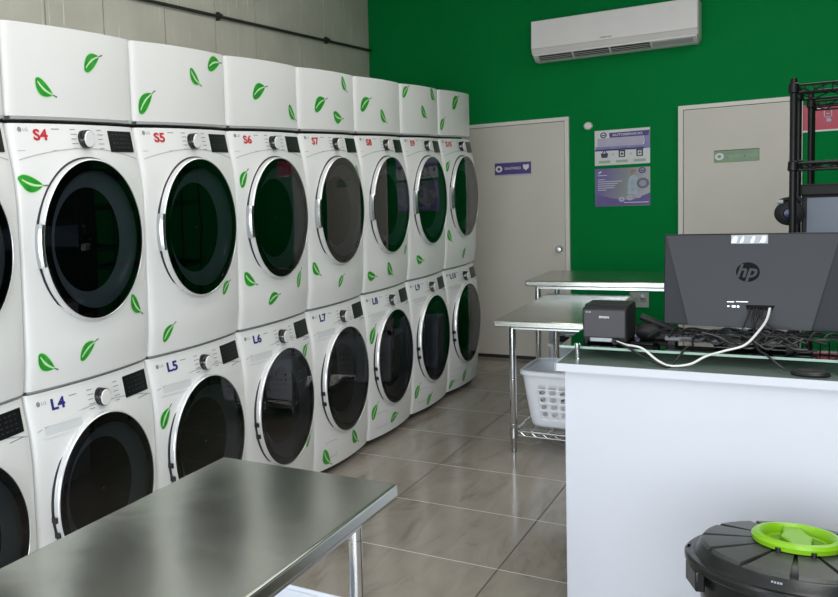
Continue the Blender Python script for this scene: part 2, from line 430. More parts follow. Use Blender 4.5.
def door_ring(zc):
    x0 = front('S', DC[0], zc) - .004
    mb = MB()
    mb.lathe([(0.2934, x0 - .05), (0.2934, x0 - .002), (0.2924, x0 + .008), (0.2898, x0 + .013), (0.2867, x0 + .0145), (0.2846, x0 + .012)], 'x', (0, DC[0], zc), 72)
    return mb, x0
MESH = {}
for kind, h, zc in (('S', Z2 - Z1 - .012, DC[1]), ('L', Z1 - .045 - .014, DC[2])):
    MESH[kind, 'body'] = shared(shell_mesh(kind, h), 'cabinet', M['white'], smooth=True, angle=50)
    ring, x0 = door_ring(zc)
    MESH[kind, 'ring'] = shared(ring, 'door_ring', M['ring_white'], smooth=True, angle=60)
    c = (0, DC[0], zc)
    MESH[kind, 'gasket'] = shared(MB().lathe([(0.2991, x0 - .05), (0.2991, x0 - .010), (0.2929, x0 - .008)], 'x', c, 72), 'gasket', M['seam'], smooth=True)
    MESH[kind, 'bezel'] = shared(MB().lathe([(0.2862, x0 + .010), (0.2774, x0 + .0125), (0.2484, x0 + .0125)], 'x', c, 72), 'bezel', M['black_gloss'], smooth=True)
    MESH[kind, 'dish'] = shared(MB().lathe([(0.2484, x0 + .012), (0.2443, x0 + .004), (0.2298, x0 - .008), (0.2111, x0 - .018), (0.1904, x0 - .026)], 'x', c, 64), 'inner_dish', M['dish'], smooth=True)
    MESH[kind, 'drum'] = shared(MB().lathe([(0.1904, x0 - .026), (0.1449, x0 - .022), (0.0725, x0 - .018), (0.0021, x0 - .017)], 'x', c, 48), 'drum_window', M['drum'], smooth=True)
    MESH[kind, 'glass'] = shared(MB().lathe([(0.2867, x0 + .0135), (0.2070, x0 + .0160), (0.1035, x0 + .0175), (0.0010, x0 + .018)], 'x', c, 64), 'door_glass', M['door_glass'], smooth=True)
    # control strip
    zk = .863 if kind == 'S' else .803
    fx = lambda s, z, kd=kind: front(kd, s, z)
    def on(kd, lift):
        return lambda s, z: (front(kd, s, z) + lift, s, z)
    kx = front(kind, .37, zk)
    MESH[kind, 'knobring'] = shared(MB().lathe([(.034, kx - .012), (.033, kx + .024), (.031, kx + .027), (.026, kx + .0275)], 'x', (0, .362, zk), 32), 'knob_ring', M['black_gloss'], smooth=True)
    MESH[kind, 'knob'] = shared(MB().lathe([(.030, kx + .022), (.030, kx + .027), (.027, kx + .030), (.001, kx + .030)], 'x', (0, .362, zk), 32), 'program_knob', M['knob'], smooth=True)
    # display
    dz = .858 if kind == 'S' else .806
    mb = MB(); g = [(.518 + .168 * i / 6, dz - .040 + .08 * j / 4) for j in range(5) for i in range(7)]
    f = on(kind, .003)
    vs = [f(*p) for p in g] + [on(kind, -.01)(*p) for p in g]
    fs = [(j * 7 + i, j * 7 + i + 1, (j + 1) * 7 + i + 1, (j + 1) * 7 + i) for j in range(4) for i in range(6)]
    for i in range(6): fs += [(i, i + 1, 36 + i, 35 + i), (28 + i, 29 + i, 64 + i, 63 + i)]
    for j in range(4): fs += [(j * 7, j * 7 + 7, j * 7 + 42, j * 7 + 35), (j * 7 + 6, j * 7 + 13, j * 7 + 48, j * 7 + 41)]
    MESH[kind, 'display'] = shared(mb.add(vs, fs), 'display', M['display'])
    mb = MB(); f = on(kind, .0045); rr = random.Random(3)
    for r_ in range(4):
        for c_ in range(5):
            s0 = .538 + c_ * .026; z0 = dz + .024 - r_ * .016; w = rr.uniform(.008, .018)
            mb.add([f(s0, z0), f(s0 + w, z0), f(s0 + w, z0 + .0035), f(s0, z0 + .0035)], [(0, 1, 2, 3)])
    MESH[kind, 'dtext'] = shared(mb, 'display_print', M['display_print'])
    f = on(kind, .0012); prints = []
    for side in (-1, 1):
        mb = MB()
        for r_ in range(5):
            s0 = .386 + side * (.062 if side > 0 else .095); z0 = zk + .034 - r_ * .017; w = .034 if r_ % 2 else .028
            mb.add([f(s0, z0), f(s0 + w, z0), f(s0 + w, z0 + .0028), f(s0, z0 + .0028)], [(0, 1, 2, 3)])
        prints.append(('knob_marks', shared(mb, 'knob_marks', M['grey_print'])))
    mb = MB(); text_w(mb, 'LG', .022, .011, f, (.073, zk + .033))
    for i in range(16):
        a = 2 * PI * i / 16; b = 2 * PI * (i + 1) / 16
        mb.add([f(.047, zk + .033), f(.047 + .009 * math.cos(a), zk + .033 + .009 * math.sin(a)), f(.047 + .009 * math.cos(b), zk + .033 + .009 * math.sin(b))], [(0, 1, 2)])
    prints.append(('brand_mark', shared(mb, 'brand_mark', M['grey_print'])))
    mb = MB(); mb.add([f(.195, zk + .034), f(.235, zk + .034), f(.235, zk + .037), f(.195, zk + .037)], [(0, 1, 2, 3)])
    prints.append(('program_line', shared(mb, 'program_line', M['grey_print'])))
    if kind == 'L':
        mb = MB(); mb.add([f(.60, .745), f(.68, .747), f(.68, .750), f(.60, .748)], [(0, 1, 2, 3)])
        prints.append(('model_line', shared(mb, 'model_line', M['grey_print'])))
    MESH[kind, 'print'] = prints
    # fine crease under the control strip
    zb = .795 if kind == 'S' else .748
    mb = MB(); pts = []
    for i in range(41):
        s = .022 + (.70 - .022) * i / 40
        z = zb + .045 * max(0, math.cos((s - .36) / .36 * PI / 2)) ** .8 - .012
        pts.append((s, z))
    lo = [f(s, z) for s, z in pts]; hi = [f(s, z + .0035) for s, z in pts]
    MESH[kind, 'crease'] = shared(mb.add(lo + hi, [(i, i + 1, 42 + i, 41 + i) for i in range(40)]), 'crease_line', M['panel'])
    mb = MB()
    for i in range(2):
        b0 = .215 if kind == 'S' else .0
    if kind == 'S':
        mb.add([f(.022, .822), f(.22, .822), f(.22, .8245), f(.022, .8245)], [(0, 1, 2, 3)])
        MESH[kind, 'drawer'] = shared(mb, 'drawer_line', M['panel'])
        # wide handle lip on the left of the ring
        hb = MB()
        hb.lathe([(0.2939, x0 - .03), (0.3043, x0 - .012), (0.3053, x0 + .002), (0.2991, x0 + .012), (0.2888, x0 + .0155)], 'x', c, 20, a0=PI - .24, a1=PI + .26)
        MESH[kind, 'handle'] = shared(hb, 'door_handle', M['chrome_soft'], smooth=True)
    else:
        def rib(f_in, a, b, c1, d1, n_=10):
            for j_ in range(n_):
                p_, r_2 = a + (b - a) * j_ / n_, a + (b - a) * (j_ + 1) / n_
                mb.add([f_in(p_, c1), f_in(r_2, c1), f_in(r_2, d1), f_in(p_, d1)], [(0, 1, 2, 3)])
        for s0, s1, z0, z1, l in ((.045, .250, .715, .778, -.0),):
            g = on(kind, .0022); q2 = on(kind, .0012)
            rib(g, s0, s1, z0, z0 + .010); rib(g, s0, s1, z1 - .022, z1); rib(g, s0, s0 + .010, z0, z1, 2); rib(g, s1 - .010, s1, z0, z1, 2)
            mb.cm = 1; rib(q2, s0 + .008, s1 - .008, z0 + .008, z1 - .020)
        M['drawer_inner'] = M.get('drawer_inner') or mat('drawer_recess', (.66, .67, .69), .4)
        MESH[kind, 'drawer'] = shared(mb, 'detergent_drawer', [M['white'], M['drawer_inner']])
        for tag_, a in (('handle', PI + .10), ('handle2', PI + .30)):
            cy, cz = DC[0] + .297 * math.cos(a), zc + .297 * math.sin(a)
            MESH[kind, tag_] = shared(MB().box(x0 - .016, x0 + .006, cy - .005, cy + .004, cz - .010, cz + .010), 'hinge_clip', M['black_gloss'])
        mb = MB(); f2 = on(kind, .0008)
        for s0, s1, z0, z1 in ((.10, .22, .055, .145),):
            for a, b, c1, d1 in ((s0, s1, z0, z0 + .003), (s0, s1, z1, z1 + .003), (s0, s0 + .003, z0, z1), (s1, s1 + .003, z0, z1)):
                rib(f2, a, b, c1, d1, 6)
        MESH[kind, 'hatch'] = shared(mb, 'filter_hatch', M['panel'])
MESH['C', 'body'] = shared(shell_mesh('C', Z3 - Z2 - .014), 'cover_shell', M['cover'], smooth=True, angle=50)
# metal rail below dryer/cover, with its little bracket
def rail(zl, kind):
    mb = MB()
    pts = []
    for i in range(21):
        s = .01 + .70 * i / 20
        pts.append((front('C', s, 0) + .005, s))
    n = len(pts)
    vs = [(x, s, -.011) for x, s in pts] + [(x, s, -.001) for x, s in pts] + [(x - .03, s, -.011) for x, s in pts] + [(x - .03, s, -.001) for x, s in pts]
    fs = []
    for i in range(n - 1):
        fs += [(i, i + 1, n + i + 1, n + i), (n + i, n + i + 1, 3 * n + i + 1, 3 * n + i), (i, 2 * n + i, 2 * n + i + 1, i + 1), (2 * n + i, 3 * n + i, 3 * n + i + 1, 2 * n + i + 1)]
    mb.add(vs, fs)
    return mb
MESH['rail'] = shared(rail(0, 'S'), 'stacking_rail', mat('rail_grey', (.42, .42, .43), .35, .1))
MESH['bracket'] = shared(MB().box(-.004, .014, .655, .668, -.012, .001).box(-.004, .014, .676, .690, -.012, .001), 'rail_bracket', M['panel'])
MESH['foot'] = shared(MB().cyl((-.05, .07, -.045), (-.05, .07, 0), .022).cyl((-.05, .65, -.045), (-.05, .65, 0), .022).cyl((-.68, .07, -.045), (-.68, .07, 0), .022).cyl((-.68, .65, -.045), (-.68, .65, 0), .022), 'foot', M['black_plastic'])
MESH['gap_shade'] = shared(MB().box(-.70, -.02, .01, .712, -.035, .0), 'base_gap', M['seam'])  # dark block standing in for the shade in the gap under the cabinet

LEAVES = {('C', 0): [(0.134, 0.123, 0.238, 0.065), (0.397, 0.18, 0.514, 0.24)], ('C', 1): [(0.026, 0.038, 0.131, 0.128), (0.388, 0.224, 0.483, 0.157), (0.545, 0.253, 0.69, 0.281)], ('C', 2): [(0.208, 0.144, 0.354, 0.198), (0.587, 0.107, 0.692, 0.036)], ('C', 3): [(0.155, 0.107, 0.307, 0.171), (0.507, 0.29, 0.598, 0.212), (0.377, 0.082, 0.52, 0.06)], ('C', 4): [(0.061, 0.13, 0.204, 0.204), (0.328, 0.126, 0.438, 0.051)], ('C', 5): [(0.027, 0.237, 0.129, 0.311), (0.318, 0.176, 0.432, 0.1), (0.517, 0.300, 0.643, 0.231)], ('C', 6): [(0.241, 0.2, 0.4, 0.292), (0.023, 0.041, 0.109, 0.133)],
('S', 0): [(0.004, 0.725, 0.13, 0.698), (0.575, 0.263, 0.666, 0.18), (0.249, 0.078, 0.35, 0.139), (0.042, 0.12, 0.137, 0.054)], ('S', 1): [(0.075, 0.054, 0.153, 0.126), (0.53, 0.198, 0.615, 0.251)], ('S', 2): [(0.022, 0.661, 0.095, 0.745), (0.025, 0.255, 0.132, 0.193), (0.541, 0.141, 0.599, 0.237), (0.225, 0.104, 0.341, 0.134)],
('S', 3): [(0.023, 0.238, 0.108, 0.163), (0.3, 0.091, 0.374, 0.155), (.60, .74, .67, .66)], ('S', 4): [(0.03, 0.106, 0.15, 0.081), (0.283, 0.146, 0.391, 0.061), (0.60, 0.181, 0.67, 0.243)], ('S', 5): [(0.096, 0.134, 0.219, 0.104)], ('S', 6): [(0.022, 0.691, 0.10, 0.766), (0.024, 0.269, 0.102, 0.178), (0.3, 0.054, 0.37, 0.137)],
('L', 1): [(0.022, 0.625, 0.091, 0.715)], ('L', 2): [(0.565, 0.70, 0.66, 0.76), (0.58, 0.23, 0.659, 0.30), (0.44, 0.07, 0.52, 0.13)], ('L', 3): [(0.071, 0.143, 0.174, 0.043), (0.415, 0.17, 0.532, 0.085)], ('L', 4): [(0.022, 0.62, 0.10, 0.73), (0.03, 0.163, 0.11, 0.262), (0.281, 0.105, 0.41, 0.126)], ('L', 5): [(0.03, 0.14, 0.112, 0.232), (0.222, 0.06, 0.317, 0.132)], ('L', 6): [(0.022, 0.068, 0.11, 0.115), (0.26, 0.071, 0.336, 0.170)]}
def leaf(kind, L):
    """leaf sticker following the curved skin: blade, vein, stem"""
    s0, z0, s1, z1 = L
    ax = Vector((s1 - s0, z1 - z0)); ln = ax.length; ax /= ln; nx = Vector((-ax.y, ax.x))
    if ax.x < 0: nx = -nx
    f = lambda a, b, l: (front(kind, s0 + ax.x * a + nx.x * b, z0 + ax.y * a + nx.y * b) + l, s0 + ax.x * a + nx.x * b, z0 + ax.y * a + nx.y * b)
    n = 14; B = ln * .82; mb = MB()
    sgn = 1 if ax.y < 0 else -1
    def hw(t): return .205 * ln * (math.sin(PI * t ** .8) ** .75 if 0 < t < 1 else 0)
    def mid(t): return -sgn * .075 * ln * math.sin(PI * t) * (1 if True else 0) + sgn * .06 * ln * (1 - t)
    def strip(w, l, lo=0., hi=1.):
        vs = []; fs = []
        for i in range(n + 1):
            t = lo + (hi - lo) * i / n; h = w(t)
            vs += [f(B * t, mid(t) - h * 1.05, l), f(B * t, mid(t), l), f(B * t, mid(t) + h * .95, l)]
        for i in range(n): fs += [(3 * i, 3 * i + 1, 3 * i + 4, 3 * i + 3), (3 * i + 1, 3 * i + 2, 3 * i + 5, 3 * i + 4)]
        return vs, fs
    mb.cm = 1; mb.add(*strip(lambda t: hw(t) + .004, .0010, .0, 1.))
    mb.cm = 0; mb.add(*strip(hw, .0016, .01, .99))
    mb.cm = 1; mb.add(*strip(lambda t: .0045 * (1 - abs(2 * t - 1) * .5), .0022, .12, .97))
    mb.cm = 2; mb.add([f(B, mid(1) - .002, .0016), f(ln, mid(1) - .003 + sgn * .004, .0016), f(ln, mid(1) + .003 + sgn * .004, .0016), f(B, mid(1) + .002, .0016)], [(0, 1, 2, 3)])
    return mb

def inst(name, me, parent, loc=(0, 0, 0), label=None):
    o = bpy.data.objects.new(name, me); COL.objects.link(o); o.parent = parent; o.location = loc
    if label: o['label'] = label
    return o
for k in range(-1, 7):
    num = k + 4
    y = k * P + .004
    for kind, z in (('S', Z1), ('L', .045)):
        code = '%s%d' % (kind, num)
        if kind == 'S':
            lab = 'white stacked front-loading dryer marked %s in red, round dark door' % code
            if k < 0: lab = 'white dryer cut off by the left edge, left of the one marked S4'
            r = thing('tumble_dryer', lab, 'dryer', (0, y, z), 'dryers stacked on the washers')
        else:
            lab = 'white front-loading washing machine marked %s in blue, in the bottom row' % code
            if k < 0: lab = 'white washing machine cut off by the left edge, left of the one marked L4'
            r = thing('washing_machine', lab, 'washing machine', (0, y, z), 'washing machines in the bottom row')
        inst('cabinet', MESH[kind, 'body'], r)
        d = inst('door', MESH[kind, 'ring'], r)
        inst('gasket', MESH[kind, 'gasket'], d)
        inst('bezel', MESH[kind, 'bezel'], d)
        inst('inner_dish', MESH[kind, 'dish'], d)
        inst('drum_window', MESH[kind, 'drum'], d)
        inst('door_glass', MESH[kind, 'glass'], d)
        inst('door_handle' if kind == 'S' else 'hinge_clip', MESH[kind, 'handle'], d)
        if kind == 'L': inst('hinge_clip', MESH['L', 'handle2'], d)
        kn = inst('program_knob', MESH[kind, 'knob'], r)
        inst('knob_ring', MESH[kind, 'knobring'], kn)
        ds = inst('display', MESH[kind, 'display'], r)
        inst('display_print', MESH[kind, 'dtext'], ds)
        for pn, pm in MESH[kind, 'print']: inst(pn, pm, r)
        inst('crease_line', MESH[kind, 'crease'], r)
        inst('drawer_line' if kind == 'S' else 'detergent_drawer', MESH[kind, 'drawer'], r)
        if kind == 'L':
            inst('filter_hatch', MESH['L', 'hatch'], r)
            inst('gap_shade', MESH['gap_shade'], r); inst('foot', MESH['foot'], r)
        else:
            inst('stacking_rail', MESH['rail'], r); inst('rail_bracket', MESH['bracket'], r)
        mb = MB(); zt = .878 if kind == 'S' else .824
        wd = .068 if len(code) == 2 else .098
        text_w(mb, code, wd, .040, lambda s, q, kd=kind: (front(kd, s, q) + .0016, s, q), (.138, zt), .035)
        mb.build('number_decal', M['red'] if kind == 'S' else M['blue'], r, origin=(0, 0, 0))['label'] = ('red' if kind == 'S' else 'blue') + ' lettering reading ' + code
        for L in LEAVES.get((kind, k), []):
            if kind == 'L': L = (L[0], L[1] - .035, L[2], L[3] - .035)
            leaf(kind, L).build('leaf_decal', [M['leaf'], M['leaf_vein'], M['leaf_stem']], r, origin=(0, 0, 0))
    where = 'on the dryer marked S%d' % num if k >= 0 else 'at the left edge, left of the one over S4'
    cov = thing('cover_panel', 'plain white curved top cover panel ' + where, 'cover panel', (0, y, Z2 + .013), 'white cover panels above the dryers')
    inst('cover_shell', MESH['C', 'body'], cov)
    inst('stacking_rail', MESH['rail'], cov); inst('rail_bracket', MESH['bracket'], cov)
    for L in LEAVES.get(('C', k), []):
        leaf('C', L).build('leaf_decal', [M['leaf'], M['leaf_vein'], M['leaf_stem']], cov, origin=(0, 0, 0))

# ------------------------------------------------------------------ air conditioner
ac = thing('air_conditioner', 'white wall-mounted split air conditioner high on the green wall', 'air conditioner', (.82, W, 2.45))
A0, A1 = .262, 1.375
prf = [(W, 2.76), (W - .17, 2.765), (W - .205, 2.75), (W - .215, 2.70), (W - .222, 2.555), (W - .20, 2.512), (W, 2.47)]
MB().prism(prf, A0, A1).build('housing', M['ac'], ac, bevel=.008)
MB().prism([(W - .20, 2.514), (W - .225, 2.55), (W - .232, 2.552), (W - .225, 2.768), (W - .205, 2.772)], A0 + .004, A1 - .004).build('front_panel', M['ac'], ac, bevel=.004)
MB().prism([(W - .195, 2.512), (W - .205, 2.500), (W - .13, 2.455), (W - .02, 2.452), (W - .02, 2.50)], A0 + .01, A1 - .01).build('lower_casing', M['ac'], ac, bevel=.005)
def acp(a, b, lo=.08, hi=.92, off=.002):   # strip on the slanted outlet face
    p0 = Vector((W - .205, 2.500)); p1 = Vector((W - .13, 2.455)); d = p1 - p0; n = Vector((d.y, -d.x)).normalized() * off
    n = Vector((-abs(n.x), -abs(n.y)))
    q0 = p0 + d * lo + n; q1 = p0 + d * hi + n
    return [(a, q0.x, q0.y), (b, q0.x, q0.y), (b, q1.x, q1.y), (a, q1.x, q1.y)]
seg = [(A0 + .05, .545), (.560, .80), (.815, 1.07)]
for a, b in seg:
    vent = MB().add(acp(a, b), [(0, 1, 2, 3)]).build('air_outlet', M['ac_dark'], ac)
    v2 = MB()
    for i in range(3): v2.add(acp(a + .003, b - .003, .22 + i * .24, .28 + i * .24, .008), [(0, 1, 2, 3)])
    v2.build('louvre', M['ac'], vent)
MB().add(acp(1.085, 1.34, .2, .8), [(0, 1, 2, 3)]).build('display_strip', mat('ac_strip', (.42, .40, .41), .4), ac)
t = MB(); text_w(t, 'HISENSE', .075, .010, lambda x, z: (x, W - .2335, z), (.79, 2.572), .01); t.build('logo', M['print_dark'], ac)
t = MB().box(1.20, 1.23, W - .231, W - .2285, 2.70, 2.725); t.build('sticker', M['print_white'], ac)

# ------------------------------------------------------------------ signs, posters, wall things
yw = W - .001
def flat(mb, x0, x1, z0, z1, y): return mb.add([(x0, y, z0), (x1, y, z0), (x1, y, z1), (x0, y, z1)], [(0, 1, 2, 3)])
def disc(mb, cx, cz, r, y, n=24, r0=0.):
    vs = []; 
    for i in range(n):
        a = 2 * PI * i / n; vs += [(cx + r * math.cos(a), y, cz + r * math.sin(a)), (cx + r0 * math.cos(a), y, cz + r0 * math.sin(a))]
    return mb.add(vs, [(2 * i, 2 * ((i + 1) % n), 2 * ((i + 1) % n) + 1, 2 * i + 1) for i in range(n)] if r0 else [tuple(2 * i for i in range(n))])
yd = W - .031
s = thing('door_sign', 'small purple door sign with white lettering and round emblem', 'sign', (.066, yd, 1.615))
box('plate', M['purple'], s, -.075, .207, yd - .004, yd, 1.568, 1.665, bevel=.001)
flat(flat(MB(), -.078, .21, 1.556, 1.568, yd - .002), .12, .2, 1.554, 1.566, yd - .0025).build('lower_edge', M['lilac'], s)
e = MB(); disc(e, -.042, 1.615, .027, yd - .005, r0=.012); e.build('emblem', M['print_white'], s)
t = MB(); text_w(t, 'SANITARIO', .125, .022, lambda x, z: (x, yd - .005, z), (.066, 1.617), .01); t.build('lettering', M['print_white'], s)
MB().add([(x, yd - .005, z) for x, z in ((.145, 1.64), (.157, 1.646), (.168, 1.638), (.180, 1.646), (.192, 1.64), (.190, 1.615), (.168, 1.594), (.148, 1.612))], [tuple(range(8))]).build('shield_mark', M['print_white'], s)
s = thing('door_sign', 'small pale green door sign with white round emblem and faint lettering', 'sign', (1.59, yd, 1.615))
box('plate', M['sign_green'], s, 1.455, 1.727, yd - .004, yd, 1.572, 1.66, bevel=.001)
e = MB(); disc(e, 1.488, 1.615, .027, yd - .005, r0=.012); e.build('emblem', M['print_white'], s)
t = MB(); text_w(t, 'MANTENIMIENTO', .19, .022, lambda x, z: (x, yd - .005, z), (1.622, 1.613), .006); t.build('lettering', M['lilac'], s)
flat(MB(), 1.455, 1.727, 1.656, 1.661, yd - .005).build('upper_edge', M['print_dark'], s)

p = thing('poster', 'white and purple poster with a title bar and three pictograms, upper of two', 'poster', (.857, yw, 1.58))
X0, X1 = .669, 1.046
box('sheet', M['paper'], p, X0, X1, W - .004, W, 1.597, 1.873)
q = W - .005
flat(flat(MB(), X0 + .005, X1, 1.715, 1.745, q), X0, X1 - .04, 1.71, 1.722, q).build('purple_band', M['purple_mid'], p)
MB().add([(X1 - .04, q - .0004, 1.725), (X1, q - .0004, 1.725), (X1, q - .0004, 1.855), (X1 - .05, q - .0004, 1.845), (X1 - .035, q - .0004, 1.79)], [(0, 1, 2, 3, 4)]).build('side_wave', M['purple_mid'], p)
MB().add([(X0 + .02, q - .0002, 1.745), (X1 - .05, q - .0002, 1.742), (X1 - .035, q - .0002, 1.79), (X1 - .05, q - .0002, 1.815), (X0 + .02, q - .0002, 1.81)], [(0, 1, 2, 3, 4)]).build('text_field', M['lilac'], p)
MB().add([(X0 + .105, q - .0006, 1.812), (X1 - .01, q - .0006, 1.812), (X1 - .005, q - .0006, 1.853), (X0 + .10, q - .0006, 1.85)], [(0, 1, 2, 3)]).build('title_bar', M['purple'], p)
t = MB(); text_w(t, 'AUTOSERVICIO', .205, .018, lambda x, z: (x, q - .001, z), (X0 + .225, 1.832), .012); t.build('title_lettering', M['print_white'], p)
e = MB(); disc(e, X0 + .062, 1.835, .023, q - .0006, r0=.015); flat(e, X0 + .05, X0 + .074, 1.829, 1.838, q - .0006); e.build('emblem', M['print_dark'], p)
for i, cx in enumerate((X0 + .068, X0 + .188, X0 + .308)):
    ic = MB()
    if i == 0:
        ic.add([(cx - .026, q - .0006, 1.692), (cx + .026, q - .0006, 1.692), (cx + .02, q - .0006, 1.657), (cx - .02, q - .0006, 1.657)], [(0, 1, 2, 3)])
        for dx in (-.014, .014): ic.add([(cx + dx - .004, q - .0006, 1.69), (cx + dx + .004, q - .0006, 1.69), (cx + dx * .4 + .004, q - .0006, 1.712), (cx + dx * .4 - .004, q - .0006, 1.712)], [(0, 1, 2, 3)])
    else:
        for a, b, c0, d0 in ((-.022, .022, 1.700, 1.711), (-.022, .022, 1.656, 1.664), (-.022, -.013, 1.656, 1.711), (.013, .022, 1.656, 1.711)): flat(ic, cx + a, cx + b, c0, d0, q - .0006)
        if i == 1: disc(ic, cx, 1.682, .009, q - .0006)
        else: flat(flat(ic, cx - .010, cx + .010, 1.680, 1.685, q - .0006), cx - .0025, cx + .0025, 1.672, 1.694, q - .0006)
    ic.build('pictogram', M['print_dark'], p)
    flat(MB(), cx - .04, cx + .04, 1.615, 1.635, q - .0006).build('caption_bar', M['pale_green'], p)
for cx in (X0 + .128, X0 + .248):
    flat(flat(MB(), cx - .008, cx + .008, 1.678, 1.681, q - .0006), cx - .0015, cx + .0015, 1.672, 1.687, q - .0006).build('plus_mark', M['purple_mid'], p)

p = thing('poster', 'purple poster with text rows and a figure at a washer, lower of two', 'poster', (.857, yw, 1.27))
gm_, gnt, gb = nodes_of('purple_poster_print')
tc = gnt.nodes.new('ShaderNodeTexCoord'); mp = gnt.nodes.new('ShaderNodeMapping'); mp.inputs['Location'].default_value = (.5, 0, 0); mp.inputs['Scale'].default_value = (2.6, 1, 1); mp.inputs['Rotation'].default_value = (0, -.5, 0)
gr = gnt.nodes.new('ShaderNodeTexGradient'); rp = gnt.nodes.new('ShaderNodeValToRGB')
e_ = rp.color_ramp.elements; e_[0].color = (.16, .12, .34, 1); e_[0].position = .1; e_[1].color = (.42, .44, .46, 1); e_[1].position = .8
k_ = e_.new(.45); k_.color = (.24, .26, .27, 1)
for a, b in ((tc.outputs['Object'], mp.inputs[0]), (mp.outputs[0], gr.inputs[0]), (gr.outputs[0], rp.inputs[0]), (rp.outputs[0], gb.inputs['Base Color'])): gnt.links.new(a, b)
box('sheet', gm_, p, X0, X1, W - .004, W, 1.272, 1.571)
MB().add([(X0, q, 1.274), (X1, q, 1.274), (X1, q, 1.37), (X0 + .25, q, 1.315), (X0 + .12, q, 1.335), (X0, q, 1.37)], [tuple(range(6))]).build('purple_field', mat('purple_field', (.13, .09, .30), .5, noise=.15, nscale=10), p)
t = MB()
for i, w in enumerate((.065, .0, .05, .17, .14, .12, .115, .06)):
    if w: flat(t, X0 + .02, X0 + .02 + w, 1.515 - i * .0165, 1.521 - i * .0165, q - .0003)
MB().add(t.v, t.f).build('text_rows', mat('text_rows', (.55, .55, .62), .5), p)
MB().add([(X0 + .022, q - .0003, 1.53), (X0 + .04, q - .0003, 1.538), (X0 + .05, q - .0003, 1.553), (X0 + .032, q - .0003, 1.548)], [(0, 1, 2, 3)]).build('leaf_mark', M['print_white'], p)
e = MB(); disc(e, X1 - .052, 1.545, .024, q - .0004, r0=.015); flat(e, X1 - .063, X1 - .041, 1.538, 1.549, q - .0004); e.build('emblem', M['purple'], p)
e = MB(); disc(e, X1 - .112, 1.535, .019, q - .0004); e.build('figure_hair', M['skin_print'], p)
e = MB(); disc(e, X1 - .106, 1.53, .010, q - .0008); e.build('figure_face', mat('print_skin', (.45, .28, .22), .6), p)
MB().add([(X1 - .15, q - .0004, 1.36), (X1 - .085, q - .0004, 1.36), (X1 - .082, q - .0004, 1.49), (X1 - .105, q - .0004, 1.515), (X1 - .135, q - .0004, 1.50), (X1 - .152, q - .0004, 1.45)], [tuple(range(6))]).build('figure_clothes', mat('print_shirt', (.36, .44, .50), .6, noise=.2, nscale=25), p)
e = MB(); disc(e, X1 - .048, 1.445, .042, q - .0006, r0=.024); e.build('drawn_washer_ring', mat('print_violet', (.16, .14, .26), .5), p)
e = MB(); disc(e, X1 - .048, 1.445, .024, q - .0006); e.build('drawn_washer_glass', mat('print_grey', (.32, .33, .37), .5), p)
e = MB()
for cx, cz in ((X0 + .185, 1.325), (X0 + .24, 1.335), (X0 + .30, 1.352)): disc(e, cx, cz, .021, q - .0009, r0=.006)
e.build('round_icons', M['lilac'], p)
flat(MB(), X0 + .20, X1 - .01, 1.296, 1.301, q - .0009).build('footer_line', M['print_white'], p)

p = thing('poster', 'red and white poster high on the green wall behind the black rack', 'poster', (2.13, yw, 1.75))
box('sheet', M['pink'], p, 1.965, 2.30, W - .004, W, 1.75, 1.94)
flat(flat(MB(), 1.965, 2.30, 1.75, 1.762, q), 2.03, 2.075, 1.90, 1.912, q).build('white_margin', M['print_white'], p)
e = MB()
for a, b, c0, d0 in ((2.085, 2.13, 1.905, 1.911), (2.085, 2.13, 1.845, 1.851), (2.085, 2.091, 1.845, 1.911), (2.124, 2.13, 1.845, 1.911), (2.1, 2.115, 1.868, 1.874), (2.1, 2.125, 1.815, 1.838)): flat(e, a, b, c0, d0, q - .0003)
e.build('pictogram', M['lilac'], p)

o = MB().lathe([(.001, -.026), (.022, -.025), (.030, -.018), (.032, -.004), (.032, 0)], 'y', (.624, W, 1.918), 28).build('door_bell', M['frame_cream'], None, origin=(.624, W, 1.918), smooth=True)
tag(o, 'small round cream button on the green wall beside the first door', 'button')

ot = thing('wall_outlet', 'grey double power outlet low on the green wall under the far table', 'outlet', (.97, W, .53))
box('cover_plate', M['outlet'], ot, .905, 1.035, W - .01, W, .47, .59, bevel=.003)
for cx in (.94, 1.0):
    MB().lathe([(.022, -.011), (.020, -.014), (.001, -.014)], 'y', (cx, W, .53), 20).build('socket', mat('outlet_face', (.30, .33, .32), .4), ot, smooth=True)
box('plug', M['print_white'], ot, .985, 1.012, W - .045, W - .012, .55, .577, bevel=.004)

# ------------------------------------------------------------------ steel tables
def wire_shelf(parent, x0, x1, y0, y1, z):
    m = MB()
    for x in (x0, x1): m.cyl((x, y0, z), (x, y1, z), .005, 8); m.cyl((x, y0, z - .025), (x, y1, z - .025), .004, 8)
    for y in (y0, y1): m.cyl((x0, y, z), (x1, y, z), .005, 8); m.cyl((x0, y, z - .025), (x1, y, z - .025), .004, 8)
    n = int((x1 - x0) / .028)
    for y in (y0, y1):
        for i in range(n):
            a = x0 + (x1 - x0) * i / n; b = x0 + (x1 - x0) * (i + 1) / n
            m.cyl((a, y, z if i % 2 else z - .025), (b, y, z - .025 if i % 2 else z), .0028, 6)
    n = int((y1 - y0) / .028)
    for i in range(1, n): 
        y = y0 + (y1 - y0) * i / n; m.cyl((x0, y, z + .004), (x1, y, z + .004), .0026, 6)
    for i in range(1, 4):
        x = x0 + (x1 - x0) * i / 4; m.cyl((x, y0, z - .002), (x, y1, z - .002), .004, 6)
    return m.build('wire_shelf', M['chrome'], parent, smooth=True)
